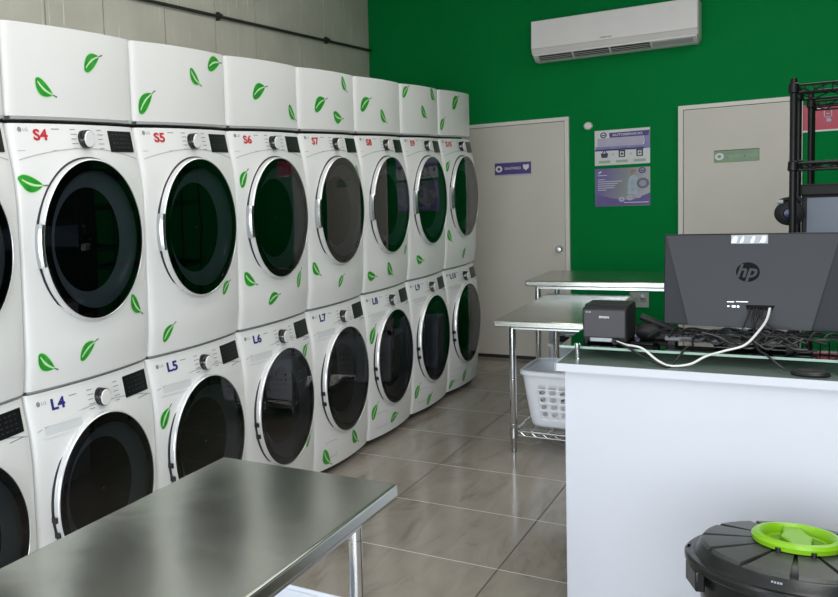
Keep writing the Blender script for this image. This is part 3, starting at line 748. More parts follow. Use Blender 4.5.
def table(label, x0, x1, y0, y1, h, legs, shelf=None):
    r = thing('steel_table', label, 'table', ((x0 + x1) / 2, (y0 + y1) / 2, 0), 'stainless steel folding tables')
    top = MB(); top.box(x0, x1, y0, y1, h - .038, h)
    top.build('tabletop', M['steel'], r, bevel=.007, seg=3)
    fr = MB(); a, b, c, d = legs
    for x in (a, b): fr.box(x - .02, x + .02, c, d, h - .06, h - .036)
    for y in (c, d): fr.box(a, b, y - .02, y + .02, h - .058, h - .037)
    fr.build('under_frame', M['chrome_soft'], r)
    for x in (a, b):
        for y in (c, d):
            l = MB(); l.lathe([(.016, .09), (.0175, .095), (.0175, h - .04)], 'z', (x, y, 0), 20)
            for q in (.16, .42, h - .10): l.lathe([(.0180, q), (.0183, q + .002), (.0180, q + .004)], 'z', (x, y, 0), 20)
            lo = l.build('leg', M['chrome'], r, smooth=True)
            ft = MB().lathe([(.0001, 0), (.013, 0), (.015, .012), (.012, .03), (.015, .04), (.015, .085), (.017, .09), (.017, .10)], 'z', (x, y, 0), 18)
            ft.build('foot', M['chrome_soft'], lo, smooth=True)
            if shelf is not None:
                MB().cyl((x, y, shelf - .04), (x, y, shelf + .012), .021, 18).build('shelf_collar', M['chrome_soft'], lo, smooth=True)
    if shelf is not None: wire_shelf(r, a, b, c, d, shelf)
    return r
table('brushed steel table in the foreground, cut off by the bottom left corner', .700, 1.240, -1.45, .140, .77, (.76, 1.20, -1.28, -.06), .26)
table('steel-topped table with a white laundry basket on its wire undershelf', .678, 1.165, 3.14, 4.42, .77, (.752, 1.10, 3.24, 4.30), .125)
table('steel-topped table farthest away, against the green wall', .535, 1.92, 4.44, 5.16, .85, (.60, 1.85, 4.50, 5.06), None)

# ------------------------------------------------------------------ laundry baskets
def basket(label, cx, cy, z0, lx, ly, h, rot=0, group='white laundry baskets'):
    r = thing('laundry_basket', label, 'laundry basket', (cx, cy, z0), group)
    NP = 36
    def outline(t, k, z):
        # rounded rectangle, k scales
        a = 2 * PI * t; e = .22
        c, s_ = math.cos(a), math.sin(a)
        x = lx / 2 * k * math.copysign(abs(c) ** e, c); y = ly / 2 * k * math.copysign(abs(s_) ** e, s_)
        return x, y, z
    # resample by arc length
    raw = [outline(i / 2000, 1, 0) for i in range(2000)]
    cum = [0]
    for i in range(2000):
        p, q_ = raw[i], raw[(i + 1) % 2000]; cum.append(cum[-1] + math.hypot(q_[0] - p[0], q_[1] - p[1]))
    tot = cum[-1]
    import bisect
    def at(u, v):          # u in 0..NP around, v 0..1 height
        d = (u / NP % 1) * tot; i = min(bisect.bisect_right(cum, d) - 1, 1999); fr_ = (d - cum[i]) / max(cum[i + 1] - cum[i], 1e-9)
        p, q_ = raw[i], raw[(i + 1) % 2000]; x = p[0] + (q_[0] - p[0]) * fr_; y = p[1] + (q_[1] - p[1]) * fr_
        k = .84 + .16 * v ** .8; 
        if v < .06: k *= .93 + .07 * math.sqrt(max(0, 1 - (1 - v / .06) ** 2))
        return (cx + x * k, cy + y * k, z0 + h * v)
    m = MB(); rows = [.20, .36, .52, .68, .84]
    bands = [0, .015, .03, .06, .12, .18] 
    for a, b in zip(bands, bands[1:]):
        for i in range(NP * 4): m.add([at(i / 4, a), at(i / 4 + .25, a), at(i / 4 + .25, b), at(i / 4, b)], [(0, 1, 2, 3)])
    hole = (.18, .31, .44, .57, .70)
    for a, b in zip(hole, hole[1:]):
        for i in range(NP):
            per_side = NP // 4
            mx_, my_, _ = at(i + .5, 1); q0 = abs(mx_ - cx) / (lx / 2); q1 = abs(my_ - cy) / (ly / 2)
            holed = min(q0, q1) < .72
            if not holed:
                for q_ in range(4): m.add([at(i + q_ / 4, a), at(i + q_ / 4 + .25, a), at(i + q_ / 4 + .25, b), at(i + q_ / 4, b)], [(0, 1, 2, 3)])
            else:
                oct_o = []; oct_i = []
                for j in range(16):
                    an = 2 * PI * j / 16 + PI / 16; c, s_ = math.cos(an), math.sin(an); mm = max(abs(c), abs(s_))
                    oct_o.append((i + .5 + .5 * c / mm, (a + b) / 2 + (b - a) / 2 * s_ / mm))
                    sh = .08 * s_
                    oct_i.append((i + .5 + .29 * c + sh, (a + b) / 2 + (b - a) / 2 * .64 * s_))
                vs = [at(*p) for p in oct_o] + [at(*p) for p in oct_i]
                m.add(vs, [(j, (j + 1) % 16, 16 + (j + 1) % 16, 16 + j) for j in range(16)])
                # corner fills
                for cxn, czn, ja, jb in ((1, 1, 1, 2), (-1, 1, 5, 6), (-1, -1, 9, 10), (1, -1, 13, 14)):
                    m.add([at(i + .5 + .5 * cxn, (a + b) / 2 + (b - a) / 2 * czn), vs[ja], vs[jb]], [(0, 1, 2)])
    for a, b in ((.70, .80), (.80, .93), (.93, .97)):
        for i in range(NP * 4): m.add([at(i / 4, a), at(i / 4 + .25, a), at(i / 4 + .25, b), at(i / 4, b)], [(0, 1, 2, 3)])
    m.add([at(i / 4, 0) for i in range(NP * 4)], [tuple(range(NP * 4))])
    o = m.build('tub', M['basket'], r, smooth=True, angle=30, weld=True)
    so = o.modifiers.new('thick', 'SOLIDIFY'); so.thickness = .003; so.offset = -1
    rm = MB()
    for i in range(NP * 4):
        A, B = Vector(at(i / 4, .97)), Vector(at(i / 4 + .25, .97)); C0 = Vector((cx, cy, A.z))
        oa = (A - C0).normalized() * .014; ob = (B - C0).normalized() * .014
        u = Vector((0, 0, .012)); dn = Vector((0, 0, -.012))
        rm.add([A, B, B + u, A + u, A + oa + u * .6, B + ob + u * .6, A + oa + dn, B + ob + dn], [(0, 1, 2, 3), (3, 2, 5, 4), (4, 5, 7, 6)])
    rm.build('rim', M['basket'], r, smooth=True, angle=60)
    return r
basket('white plastic laundry basket with oval holes, on the wire shelf of the middle table', 1.07, 3.53, .135, .60, .46, .325)
basket('white plastic laundry basket on the floor under the farthest table', .915, 4.80, .005, .56, .48, .40)
basket('white laundry basket on the undershelf of the foreground steel table', .93, .03, .268, .36, .42, .17) if False else None
fb = basket('white laundry basket mostly hidden under the foreground steel table, only its rounded end showing', .985, -.17, .272, .36, .50, .16)
bb = thing('storage_box', 'blue-grey storage box standing on the floor under the farthest table', 'box', (.64, 5.45, 0))
box('carton', M['box_blue'], bb, .49, .80, 5.30, 5.60, 0, .42, bevel=.01)
box('lid', M['box_blue'], bb, .485, .805, 5.295, 5.605, .42, .45, bevel=.006)
br = thing('scrub_brush', 'black bristled brush lying in the basket under the farthest table', 'brush', (.715, 4.70, .40))
MB().lathe([(.001, 0), (.03, .004), (.042, .02), (.038, .038), (.001, .046)], 'z', (.715, 4.70, .40), 16).build('bristles', M['black_plastic'], br, smooth=True)
MB().tube([(.715, 4.70, .435), (.76, 4.68, .445), (.83, 4.68, .41)], .009).build('handle', M['chrome_soft'], br, smooth=True)

# ------------------------------------------------------------------ counter
CT = .93
ct = thing('reception_counter', 'tall white laminate reception counter standing at the right of the room', 'counter', (2.1, 1.5, 0))
box('front_panel', M['counter'], ct, 1.435, 2.80, 1.190, 1.215, 0, CT - .028, bevel=.002)
box('side_panel', M['counter'], ct, 1.435, 1.46, 1.217, 1.80, 0, CT - .028, bevel=.002)
box('side_panel', M['counter'], ct, 2.775, 2.80, 1.217, 1.80, 0, CT - .028, bevel=.002)
box('work_shelf', M['counter'], ct, 1.462, 2.773, 1.30, 1.80, .68, .70)
tp = box('countertop', M['counter_top'], ct, 1.412, 2.82, 1.177, 1.83, CT - .026, CT, bevel=.0015)
box('front_edge', M['counter'], ct, 1.410, 2.82, 1.172, 1.177, CT - .027, CT - .0005)
box('side_edge', M['counter'], ct, 1.408, 1.412, 1.172, 1.83, CT - .027, CT - .0005)
GZ = .965
gt = thing('glass_shelf', 'clear greenish glass sheet on short chrome posts over the counter', 'glass shelf', (2.1, 1.55, CT))
box('glass_pane', M['glass_top'], gt, 1.40, 2.79, 1.289, 1.82, GZ, GZ + .008)
box('glass_rim', M['glass_edge'], gt, 1.40, 2.79, 1.286, 1.289, GZ, GZ + .008)
for x, y in ((1.462, 1.262), (2.168, 1.262), (1.462, 1.78), (2.72, 1.78)):
    yy = y
    MB().lathe([(.0001, CT), (.012, CT), (.012, CT + .004), (.007, CT + .006), (.007, GZ + .010), (.011, GZ + .012), (.011, GZ + .020), (.007, GZ + .024), (.0001, GZ + .024)], 'z', (x, yy, 0), 18).build('standoff_post', M['chrome'], gt, smooth=True)
GT = GZ + .008
# receipt printer
pr = thing('receipt_printer', 'small dark grey receipt printer standing on the glass shelf', 'printer', (1.53, 1.45, GT))
box('casing', M['black_plastic'], pr, 1.458, 1.596, 1.368, 1.55, GT + .006, GT + .127, bevel=.006, seg=3)
box('front_face', M['printer_face'], pr, 1.462, 1.592, 1.357, 1.372, GT + .022, GT + .120, bevel=.004, seg=3)
box('top_cover', M['black_plastic'], pr, 1.460, 1.596, 1.40, 1.53, GT + .124, GT + .134, bevel=.004)
box('paper_slot', M['display'], pr, 1.47, 1.586, 1.385, 1.395, GT + .125, GT + .129)
box('silver_tray', M['label_silver'], pr, 1.483, 1.552, 1.352, 1.372, GT + .008, GT + .022, bevel=.003)
for x in (1.468, 1.586): MB().cyl((x, 1.375, GT), (x, 1.375, GT + .010), .008).build('foot', M['black_plastic'], pr, smooth=True)
for x in (1.468, 1.586): MB().cyl((x, 1.535, GT), (x, 1.535, GT + .010), .008).build('foot', M['black_plastic'], pr, smooth=True)
t = MB(); text_w(t, 'EPSON', .030, .0075, lambda x, z: (x, 1.3562, z), (1.527, GT + .095), .02); t.build('logo', M['print_white'], pr)
e = MB(); disc(e, 1.474, GT + .112, .003, 1.3562); disc(e, 1.483, GT + .112, .003, 1.3562); e.build('indicator', M['label_silver'], pr)
MB().cyl((1.562, 1.362, GT + .014), (1.562, 1.34, GT + .012), .009).build('plug', M['cable'], pr, smooth=True)

# computer
YM = 1.52
mo = thing('desktop_computer', 'black flat all-in-one computer seen from behind, with a round hp logo', 'computer', (1.925, YM, GT))
ML, MR_, MB_, MT = 1.684, 2.166, 1.025, 1.341
sh = MB()
lean = .03
def mp_(x, z, y=0): return (x, YM + y + (z - MB_) * .10, z)
sh.add([mp_(ML, MB_ + .004), mp_(MR_, MB_ - .004), mp_(MR_, MT), mp_(ML, MT), mp_(ML, MB_ + .004, .03), mp_(MR_, MB_ - .004, .03), mp_(MR_, MT, .022), mp_(ML, MT, .022)],
       [(0, 1, 2, 3), (4, 7, 6, 5), (0, 4, 5, 1), (2, 6, 7, 3), (0, 3, 7, 4), (1, 5, 6, 2)])
sh.build('rear_shell', M['monitor_side'], mo, bevel=.003)
MB().add([mp_(ML + .006, MT - .004, -.001), mp_(ML + .075, MB_ + .004, -.014), mp_(MR_ - .075, MB_, -.014), mp_(MR_ - .004, MT - .004, -.001),
          mp_(ML + .006, MT - .004, .004), mp_(ML + .075, MB_ + .004, .004), mp_(MR_ - .075, MB_, .004), mp_(MR_ - .004, MT - .004, .004)],
         [(0, 1, 2, 3), (4, 7, 6, 5), (0, 4, 5, 1), (1, 5, 6, 2), (2, 6, 7, 3), (3, 7, 4, 0)]).build('centre_panel', M['monitor_back'], mo)
def surf(x, z, l=0.):
    t = (MT - .004 - z) / (MT - .004 - MB_)
    return mp_(x, z, -.001 - .013 * t - .0006 - l)
def sdisc(mb, cx, cz, r, l, n=36): return mb.add([surf(cx + r * math.cos(2 * PI * i / n), cz + r * math.sin(2 * PI * i / n), l) for i in range(n)], [tuple(range(n))])
LX, LZ = 1.923, 1.213
lg = sdisc(MB(), LX, LZ, .0325, 0.).build('hp_logo', M['logo_black'], mo); lg['label'] = 'round black logo reading hp'
lt = MB()
vs, fs = text_data('hp', .060, .0016)
lt.add([surf(LX + (v[0] + v[1] * .30) * .92 , LZ + v[1] + .002, .0006) for v in vs], fs)
lt.build('logo_lettering', M['monitor_back'], lg)
st = MB(); x0, x1, z0, z1 = 1.876, 1.976, MT - .033, MT - .004
st.add([surf(x0, z0, .0004), surf(x1, z0, .0004), surf(x1, z1, .0004), surf(x0, z1, .0004)], [(0, 1, 2, 3)])
sto = st.build('foil_label', M['label_silver'], mo)
st = MB()
for a, b in ((.0, .018), (.024, .036), (.052, .066), (.078, .096)):
    st.add([surf(x0 + a, z0 + .004, .001), surf(x0 + b - .004, z0 + .004, .001), surf(x0 + b, z1 - .005, .001), surf(x0 + a + .008, z1 - .005, .001)], [(0, 1, 2, 3)])
st.build('label_print', M['foil'], sto)
pt = MB(); pt.add([surf(1.922, 1.088, .0005), surf(1.990, 1.088, .0005), surf(1.998, 1.104, .0005), surf(1.918, 1.104, .0005)], [(0, 1, 2, 3)])
pt.build('port_recess', M['logo_black'], mo)
pt = MB()
for a, b, c0, d0 in ((1.868, 1.874, 1.096, 1.100), (1.893, 1.925, 1.113, 1.115), (1.881, 1.891, 1.095, 1.101), (1.895, 1.901, 1.095, 1.101), (1.867, 1.887, 1.112, 1.114)): pt.add([surf(a, c0, .0005), surf(b, c0, .0005), surf(b, d0, .0005), surf(a, d0, .0005)], [(0, 1, 2, 3)])
pt.build('port_print', M['foil'], mo)
box('stand_bar', M['chrome_soft'], mo, 1.86, 2.0, YM - .006, YM + .018, MB_ - .010, MB_ + .004, bevel=.002)
box('stand_foot', M['black_plastic'], mo, 1.83, 2.03, YM - .02, YM + .13, GT, GT + .014, bevel=.004)
box('stand_neck', M['black_plastic'], mo, 1.88, 1.98, YM + .0, YM + .03, GT + .01, MB_ + .02)

# keyboard behind cables
kb = thing('keyboard', 'dark keyboard with a grey edge lying under the cables before the computer', 'keyboard', (1.84, 1.45, GT))
box('case', mat('keyboard_grey', (.10, .10, .11), .4), kb, 1.70, 2.06, 1.405, 1.495, GT + .014, GT + .030, bevel=.004)
ks = MB()
for i in range(22):
    for j in range(5):
        ks.box(1.708 + i * .0155, 1.720 + i * .0155, 1.411 + j * .0165, 1.424 + j * .0165, GT + .030, GT + .037)
ks.build('keys', M['black_plastic'], kb)
for x in (1.72, 2.04): box('foot', M['black_plastic'], kb, x - .01, x + .01, 1.41, 1.49, GT, GT + .015)

# barcode scanner on its side and terminal box between printer and computer
sc = thing('barcode_scanner', 'black handheld scanner lying between the receipt printer and the computer', 'scanner', (1.65, 1.50, GT))
MB().tube([(1.618, 1.50, GT + .082), (1.645, 1.50, GT + .070), (1.68, 1.51, GT + .052), (1.72, 1.52, GT + .030)], .012, 12).build('handle', M['black_plastic'], sc, smooth=True)
MB().lathe([(.001, -.035), (.022, -.033), (.028, -.01), (.026, .02), (.016, .036), (.001, .038)], 'x', (1.640, 1.49, GT + .034), 20).build('head', M['black_plastic'], sc, smooth=True)
bx = thing('payment_terminal', 'flat black card terminal on the glass right of the receipt printer', 'terminal', (1.66, 1.54, GT))
MB().prism([(1.50, GT), (1.62, GT), (1.62, GT + .045), (1.50, GT + .022)], 1.612, 1.705).build('body', M['black_plastic'], bx, bevel=.006)
ph = box('phone', M['display'], None, 1.600, 1.672, 1.375, 1.41, GT, GT + .007, bevel=.003, origin=(1.63, 1.39, GT))
tag(ph, 'thin black phone lying flat on the glass beside the receipt printer', 'phone')

# cables
def spline(pts, n=8):
    pts = [Vector(p) for p in pts]; out = []
    P_ = [pts[0]] + pts + [pts[-1]]
    for i in range(1, len(P_) - 2):
        a, b, c, d = P_[i - 1:i + 3]
        for j in range(n):
            t = j / n
            out.append(.5 * ((2 * b) + (-a + c) * t + (2 * a - 5 * b + 4 * c - d) * t * t + (-a + 3 * b - 3 * c + d) * t ** 3))
    out.append(pts[-1]); return out
def cable(pts, r, m, label, group=None):
    o = MB().tube(spline(pts), r, 7).build('cable', m, None, origin=pts[0], smooth=True)
    return tag(o, label, 'cable', group)
cable([(1.567, 1.345, GT + .014), (1.60, 1.30, GT + .012), (1.653, 1.262, CT + .052), (1.70, 1.235, CT + .020), (1.738, 1.222, CT + .006), (1.79, 1.240, CT + .012), (1.83, 1.265, CT + .036), (1.877, 1.300, GT + .008), (1.928, 1.325, GT + .026), (1.960, 1.385, GT + .062), (1.978, 1.450, GT + .092), (1.984, 1.505, 1.096)], .0037, M['cable_white'],
      'white cable curving up from the counter front to the ports behind the computer')
cable([(1.562, 1.340, GT + .012), (1.605, 1.29, GT + .006), (1.66, 1.252, CT + .024), (1.718, 1.214, CT + .006), (1.742, 1.228, CT + .006), (1.775, 1.275, GT + .014), (1.79, 1.31, GT + .016), (1.785, 1.38, GT + .026), (1.80, 1.44, GT + .050)], .0038, M['cable'],
      'black cable running from the receipt printer to the tangle, beside the white one')
cable([(1.950, 1.505, 1.094), (1.945, 1.46, 1.045), (1.950, 1.40, GT + .040), (1.962, 1.33, GT + .014), (1.985, 1.282, GT + .006), (2.005, 1.262, GT - .010), (2.03, 1.248, CT + .014), (2.055, 1.240, CT + .010)], .0036, M['cable'],
      'black cable leading down from the computer to the flat black coil on the counter')
for i, (x, xe) in enumerate(((1.930, 1.915), (1.942, 1.945), (1.956, 1.94), (1.968, 1.995))):
    cable([(x, 1.503, 1.092), (x - .004, 1.478, 1.065), (xe, 1.46, 1.035), (xe + .004, 1.44, GT + .045)], .0030, M['cable'],
          'short black cable hanging from the ports at the back of the computer', 'cables hanging from the computer ports')
rg = random.Random(11)
for i in range(15):
    x = rg.uniform(1.72, 1.95); pts = []
    L_ = rg.uniform(.14, .30); n = rg.randint(5, 7); yb = rg.uniform(1.372, 1.41)
    ph0 = rg.uniform(0, 6)
    for j in range(n):
        xx = x + L_ * j / (n - 1)
        yy = yb + .022 * math.sin(ph0 + j * 1.7) + rg.uniform(-.012, .012)
        zz = GT + .006 + rg.uniform(0, .012) + (max(0, .040 * math.sin(ph0 * 1.3 + j * 1.1)) if i % 2 else .008)
        if yy > 1.385: zz = max(zz, GT + .043)
        pts.append((min(xx, 2.17), yy, zz))
    cable(pts, rg.choice((.0028, .0034, .0040)), M['cable'], 'black cable in the tangle on the glass in front of the computer', 'tangled black cables before the computer')
for i in range(14):
    x = 1.705 + i * .034; y = 1.425 + .015 * (i % 3)
    a = rg.uniform(.02, .05)
    cable([(x - a, y - .05, GT + .030), (x - .01, y, GT + .048 + rg.uniform(0, .012)), (x + a, y + .03, GT + .044), (x + a + .05, y - .01, GT + .050)], .0036, M['cable'],
          'black cable looped over the keyboard below the computer', 'black cables looped over the keyboard')
pk = thing('cable_coil', 'flat oval coil of black cable lying on the counter front', 'cable', (2.10, 1.236, CT))
c_ = MB()
for r_, z_ in ((.032, .006), (.026, .007), (.031, .010), (.020, .007)):
    c_.tube([(2.095 + r_ * 1.35 * math.cos(2 * PI * i / 28), 1.238 + r_ * .95 * math.sin(2 * PI * i / 28), CT + z_) for i in range(29)], .0052, 7)
c_.build('coil', M['cable'], pk, smooth=True)
MB().lathe([(.0001, .001), (.030, .001), (.032, .006), (.028, .010), (.0001, .011)], 'z', (2.095, 1.238, CT), 24).build('hub', M['cable'], pk, smooth=True)

# ------------------------------------------------------------------ waste bin
bc = (2.080, .612); BT = .585
bn = thing('waste_bin', 'round black waste bin with a lime green handle on its lid, before the counter', 'bin', (bc[0], bc[1], 0))
MB().lathe([(.0001, .004), (.170, .004), (.176, .012), (.205, BT - .10), (.208, BT - .06), (.214, BT - .058), (.214, BT - .02), (.20, BT - .02)], 'z', (bc[0], bc[1], 0), 56).build('body', M['bin'], bn, smooth=True, angle=40)
lidp = [(.205, BT - .045), (.232, BT - .045), (.238, BT - .038), (.238, BT - .026), (.232, BT - .020), (.218, BT - .020), (.213, BT - .014), (.205, BT + .004), (.198, BT + .010), (.12, BT + .022), (.0001, BT + .026)]
ld = MB().lathe(lidp, 'z', (bc[0], bc[1], 0), 64).build('lid', M['bin'], bn, smooth=True, angle=40)
pan = MB()
for i in range(12):
    a0, a1 = 2 * PI * (i + .08) / 12, 2 * PI * (i + .92) / 12; n = 5; vs = []
    for z_ in (0, .007):
        for rr_, zz in ((.088, BT + .0235), (.196, BT + .0105), (.2015, BT + .006)):
            for j in range(n + 1):
                a = a0 + (a1 - a0) * j / n + (.12 - rr_ ) * .0
                vs.append((bc[0] + rr_ * math.cos(a), bc[1] + rr_ * math.sin(a), zz + z_ - (.003 if rr_ > .2 and z_ else 0)))
    m_ = n + 1; fs = []
    T_ = 3 * m_
    for q_ in range(2):
        for j in range(n): fs.append((T_ + q_ * m_ + j, T_ + q_ * m_ + j + 1, T_ + (q_ + 1) * m_ + j + 1, T_ + (q_ + 1) * m_ + j))
    for j in range(n):
        fs += [(j, j + 1, T_ + j + 1, T_ + j), (2 * m_ + j, 2 * m_ + j + 1, T_ + 2 * m_ + j + 1, T_ + 2 * m_ + j)]
    for q_ in range(2):
        fs += [(q_ * m_, (q_ + 1) * m_, T_ + (q_ + 1) * m_, T_ + q_ * m_), (q_ * m_ + n, (q_ + 1) * m_ + n, T_ + (q_ + 1) * m_ + n, T_ + q_ * m_ + n)]
    pan.add(vs, fs)
pan.build('lid_segments', M['bin_lid'], ld)
hz = BT + .030
hd = MB().lathe([(.083, hz), (.092, hz + .004), (.094, hz + .016), (.088, hz + .024), (.078, hz + .026), (.071, hz + .020), (.066, hz + .004), (.060, hz)], 'z', (bc[0], bc[1], 0), 56).build('turn_handle', M['lime'], ld, smooth=True); hd['label'] = 'lime green round turning handle'
MB().lathe([(.062, hz + .001), (.0001, hz + .003)], 'z', (bc[0], bc[1], 0), 40).build('handle_dish', mat('lime_dark', (.10, .25, .005), .4), ld, smooth=True)
hb = MB(); ang = math.radians(100)
def rp_(u, v, z): return (bc[0] + u * math.cos(ang) - v * math.sin(ang), bc[1] + u * math.sin(ang) + v * math.cos(ang), z)
pl = [(-.074, -.020), (-.03, -.024), (0, -.034), (.03, -.024), (.074, -.020), (.074, .020), (.03, .024), (0, .034), (-.03, .024), (-.074, .020)]
n_ = len(pl); hb.add([rp_(u, v, hz + .002) for u, v in pl] + [rp_(u, v, hz + .019) for u, v in pl], [(i, (i + 1) % n_, n_ + (i + 1) % n_, n_ + i) for i in range(n_)] + [tuple(range(n_, 2 * n_))])
hb.build('grip_bar', M['lime'], ld, bevel=.004)
for a in (math.radians(248), math.radians(292), math.radians(70)):
    x, y = bc[0] + .093 * math.cos(a), bc[1] + .093 * math.sin(a)
    MB().cyl((x, y, BT + .018), (x, y, hz + .012), .006, 10).build('latch_peg', M['bin'], ld, smooth=True)
cl = MB(); 
for a in (math.radians(200), math.radians(20), math.radians(305)):
    x, y = bc[0] + .222 * math.cos(a), bc[1] + .222 * math.sin(a); t_ = Vector((-math.sin(a), math.cos(a))); n2 = Vector((math.cos(a), math.sin(a)))
    vs = []
    for z in (BT - .10, BT - .045):
        for u, v in ((-.045, -.012), (.045, -.012), (.045, .010), (-.045, .010)): vs.append((x + t_.x * u + n2.x * v, y + t_.y * u + n2.y * v, z))
    MB().add(vs, [(0, 1, 2, 3), (4, 7, 6, 5), (0, 4, 5, 1), (1, 5, 6, 2), (2, 6, 7, 3), (3, 7, 4, 0)]).build('carry_handle', M['bin'], bn, bevel=.004)
MB().box(bc[0] - .235, bc[0] - .222, bc[1] - .02, bc[1] + .01, BT - .045, BT - .02).build('rim_tab', M['bin'], bn, bevel=.003)
a_ = math.radians(258)
tg = MB(); 
for k_ in range(4):
    b0 = a_ + k_ * .028; b1 = b0 + .020
    tg.add([(bc[0] + .2095 * math.cos(b), bc[1] + .2095 * math.sin(b), z) for b, z in ((b0, BT - .008), (b1, BT - .008), (b1, BT - .001), (b0, BT - .001))], [(0, 1, 2, 3)])
tg.build('brand_mark', M['label_silver'], ld)

# ------------------------------------------------------------------ black rack and what stands on it
def rack(label, x0, x1, y0, y1, top, shelves):
    r = thing('wire_rack', label, 'rack', ((x0 + x1) / 2, (y0 + y1) / 2, 0), 'black wire racks')
    for x in (x0, x1):
        for y in (y0, y1):
            m = MB().lathe([(.0001, 0), (.014, 0), (.014, .02), (.0125, .03), (.0125, top - .012), (.010, top), (.0001, top + .002)], 'z', (x, y, 0), 14)
            for q_ in range(int(top / .10)): m.lathe([(.0128, .08 + q_ * .1), (.0134, .083 + q_ * .1), (.0128, .086 + q_ * .1)], 'z', (x, y, 0), 14)
            po = m.build('post', M['rack'], r, smooth=True)
            for s_ in shelves: MB().lathe([(.014, s_ - .03), (.019, s_ - .026), (.017, s_ + .008), (.013, s_ + .012)], 'z', (x, y, 0), 14).build('collar', M['rack'], po, smooth=True)
    for s_ in shelves:
        m = MB()
        for dz in (0, -.028):
            for x in (x0, x1): m.cyl((x, y0, s_ + dz), (x, y1, s_ + dz), .005, 8)
            for y in (y0, y1): m.cyl((x0, y, s_ + dz), (x1, y, s_ + dz), .005, 8)
        n = 14
        for y in (y0, y1):
            for i in range(n): m.cyl((x0 + (x1 - x0) * i / n, y, s_ - .028 * (i % 2)), (x0 + (x1 - x0) * (i + 1) / n, y, s_ - .028 * ((i + 1) % 2)), .003, 6)
        for i in range(1, 26): x = x0 + (x1 - x0) * i / 26; m.cyl((x, y0, s_ + .003), (x, y1, s_ + .003), .0028, 6)
        m.build('wire_shelf', M['rack'], r, smooth=True)
    return r
rack('black wire rack nearer the counter, carrying a dark screen', 2.014, 2.80, 2.52, 3.20, 1.905, (1.875, 1.56, 1.20, .75, .2))
rack('black wire rack standing behind the nearer black rack', 2.05, 2.80, 3.75, 4.20, 1.905, (1.86, 1.545, .95, .3))

tv = thing('monitor', 'black-framed blue-grey screen standing on the black wire rack', 'monitor', (2.25, 2.62, 1.205))
def tvp(x, y, z): return (x, y, z)
def slab(x0, x1, z0, z1, ya, yb): 
    # leaning backwards: y grows with z
    f = lambda x, z, y: (x, y + (z - 1.21) * .25, z)
    return MB().add([f(x0, z0, ya), f(x1, z0, ya), f(x1, z1, ya), f(x0, z1, ya), f(x0, z0, yb), f(x1, z0, yb), f(x1, z1, yb), f(x0, z1, yb)], [(0, 1, 2, 3), (4, 7, 6, 5), (0, 4, 5, 1), (1, 5, 6, 2), (2, 6, 7, 3), (3, 7, 4, 0)])
slab(2.040, 2.62, 1.215, 1.452, 2.58, 2.62).build('casing', M['black_plastic'], tv, bevel=.006)
slab(2.058, 2.60, 1.235, 1.415, 2.576, 2.58).build('screen', M['screen'], tv)
slab(2.035, 2.625, 1.425, 1.470, 2.56, 2.66).build('top_ledge', M['black_plastic'], tv, bevel=.006)
box('stand', M['black_plastic'], tv, 2.2, 2.45, 2.60, 2.75, 1.204, 1.222, bevel=.004)

fn = thing('headphones', 'black round padded headset hanging at the left post of the near rack', 'headphones', (2.0, 2.555, 1.345))
MB().lathe([(.022, -.016), (.036, -.014), (.050, -.006), (.052, .008), (.042, .018), (.022, .016), (.022, -.016)], 'y', (2.003, 2.555, 1.357), 40).build('ear_pad', M['black_plastic'], fn, smooth=True)
MB().lathe([(.022, -.004), (.018, -.008), (.001, -.010)], 'y', (2.003, 2.555, 1.357), 32).build('ear_mesh', M['blue_dark'], fn, smooth=True)
MB().tube(spline([(1.985, 2.555, 1.392), (1.972, 2.555, 1.405), (1.98, 2.555, 1.412), (2.00, 2.555, 1.416), (2.03, 2.56, 1.416), (2.045, 2.56, 1.40)]), .008, 10).build('headband', M['black_plastic'], fn, smooth=True)
MB().cyl((1.962, 2.548, 1.405), (1.982, 2.548, 1.405), .009, 12).build('hinge', M['label_silver'], fn, smooth=True)
bxx = box('carton', M['paper'], None, 1.955, 2.005, 2.53, 2.60, 1.206, 1.262, bevel=.002, origin=(1.98, 2.56, 1.206))
tag(bxx, 'tiny white box just below the headset at the near rack', 'box')

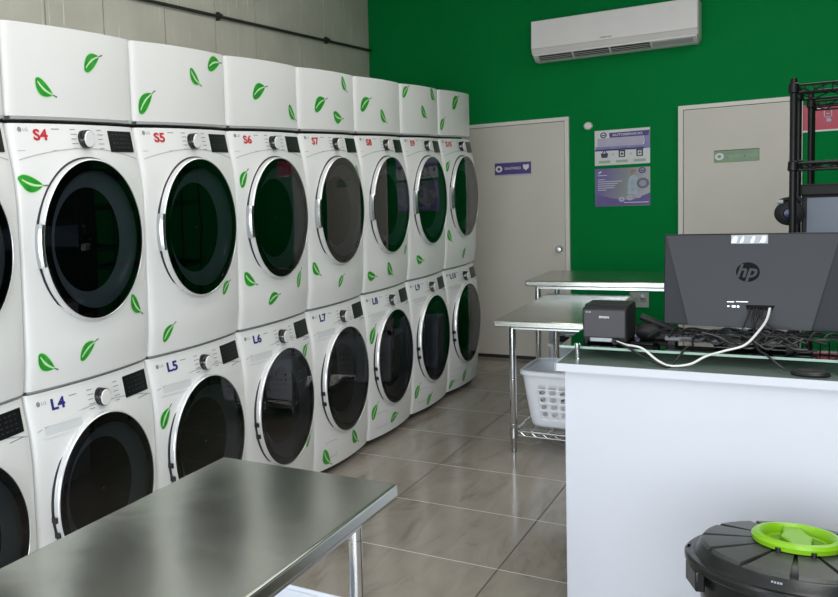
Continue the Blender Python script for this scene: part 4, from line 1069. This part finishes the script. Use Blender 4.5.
# ------------------------------------------------------------------ light
def area(name, loc, rot, sx, sy, power, col):
    l = bpy.data.lights.new(name, 'AREA'); l.shape = 'RECTANGLE'; l.size = sx; l.size_y = sy; l.energy = power; l.color = col
    o = bpy.data.objects.new(name, l); COL.objects.link(o); o.location = loc; o.rotation_euler = rot
    return o
area('storefront_daylight', (1.75, YF + .05, 1.35), (math.radians(88), 0, 0), 5.2, 2.1, 270, (.90, .95, 1.0))
area('fill_light_near', (2.9, -.6, ZC - .03), (0, 0, 0), 1.6, 3.2, 70, (1.0, .98, .95))  # added fill lamp, brightens the near part of the room
area('fill_light_far', (2.6, 3.6, ZC - .03), (0, 0, 0), 1.4, 2.6, 32, (1.0, .98, .95))  # added fill lamp for the far end, no known fixture
area('fill_light_side', (.75, 1.2, ZC - .04), (0, math.radians(28), 0), .5, 5.0, 42, (1.0, .98, .95))  # added fill lamp tilted to brighten the left wall
w = bpy.data.worlds.new('sky'); scene.world = w; w.use_nodes = True
nt = w.node_tree; bg = nt.nodes['Background']
sk = nt.nodes.new('ShaderNodeTexSky'); sk.sky_type = 'NISHITA'; sk.sun_elevation = math.radians(50); sk.sun_rotation = math.radians(20); sk.sun_disc = False
nt.links.new(sk.outputs[0], bg.inputs['Color']); bg.inputs['Strength'].default_value = .25

# ------------------------------------------------------------------ camera
CAM = dict(cx=2.1424, cy=-2.2675, cz=1.5945, yaw=.6904, pitch=-.0837, roll=-.0557, f=920.81, px=76.19, py=272.66)
cyw, syw = math.cos(CAM['yaw']), math.sin(CAM['yaw']); cp, sp_ = math.cos(CAM['pitch']), math.sin(CAM['pitch'])
f_ = Vector((-syw * cp, cyw * cp, sp_)); r_ = Vector((cyw, syw, 0)); u_ = r_.cross(f_)
c_, s_ = math.cos(CAM['roll']), math.sin(CAM['roll'])
R_, U_ = r_ * c_ + u_ * s_, r_ * (-s_) + u_ * c_
cam = bpy.data.cameras.new('camera'); co = bpy.data.objects.new('camera', cam); COL.objects.link(co)
mtx = Matrix((R_, U_, -f_)).transposed().to_4x4(); mtx.translation = (CAM['cx'], CAM['cy'], CAM['cz'])
co.matrix_world = mtx
cam.sensor_fit = 'HORIZONTAL'; cam.sensor_width = 36; cam.lens = CAM['f'] / 838 * 36
cam.shift_x = (419 - CAM['px']) / 838; cam.shift_y = (CAM['py'] - 298.5) / 838
cam.clip_start = .05
scene.camera = co
scene.view_settings.view_transform = 'Standard'; scene.view_settings.look = 'None'; scene.view_settings.exposure = 0
scene.cycles.max_bounces = 8; scene.cycles.transparent_max_bounces = 12
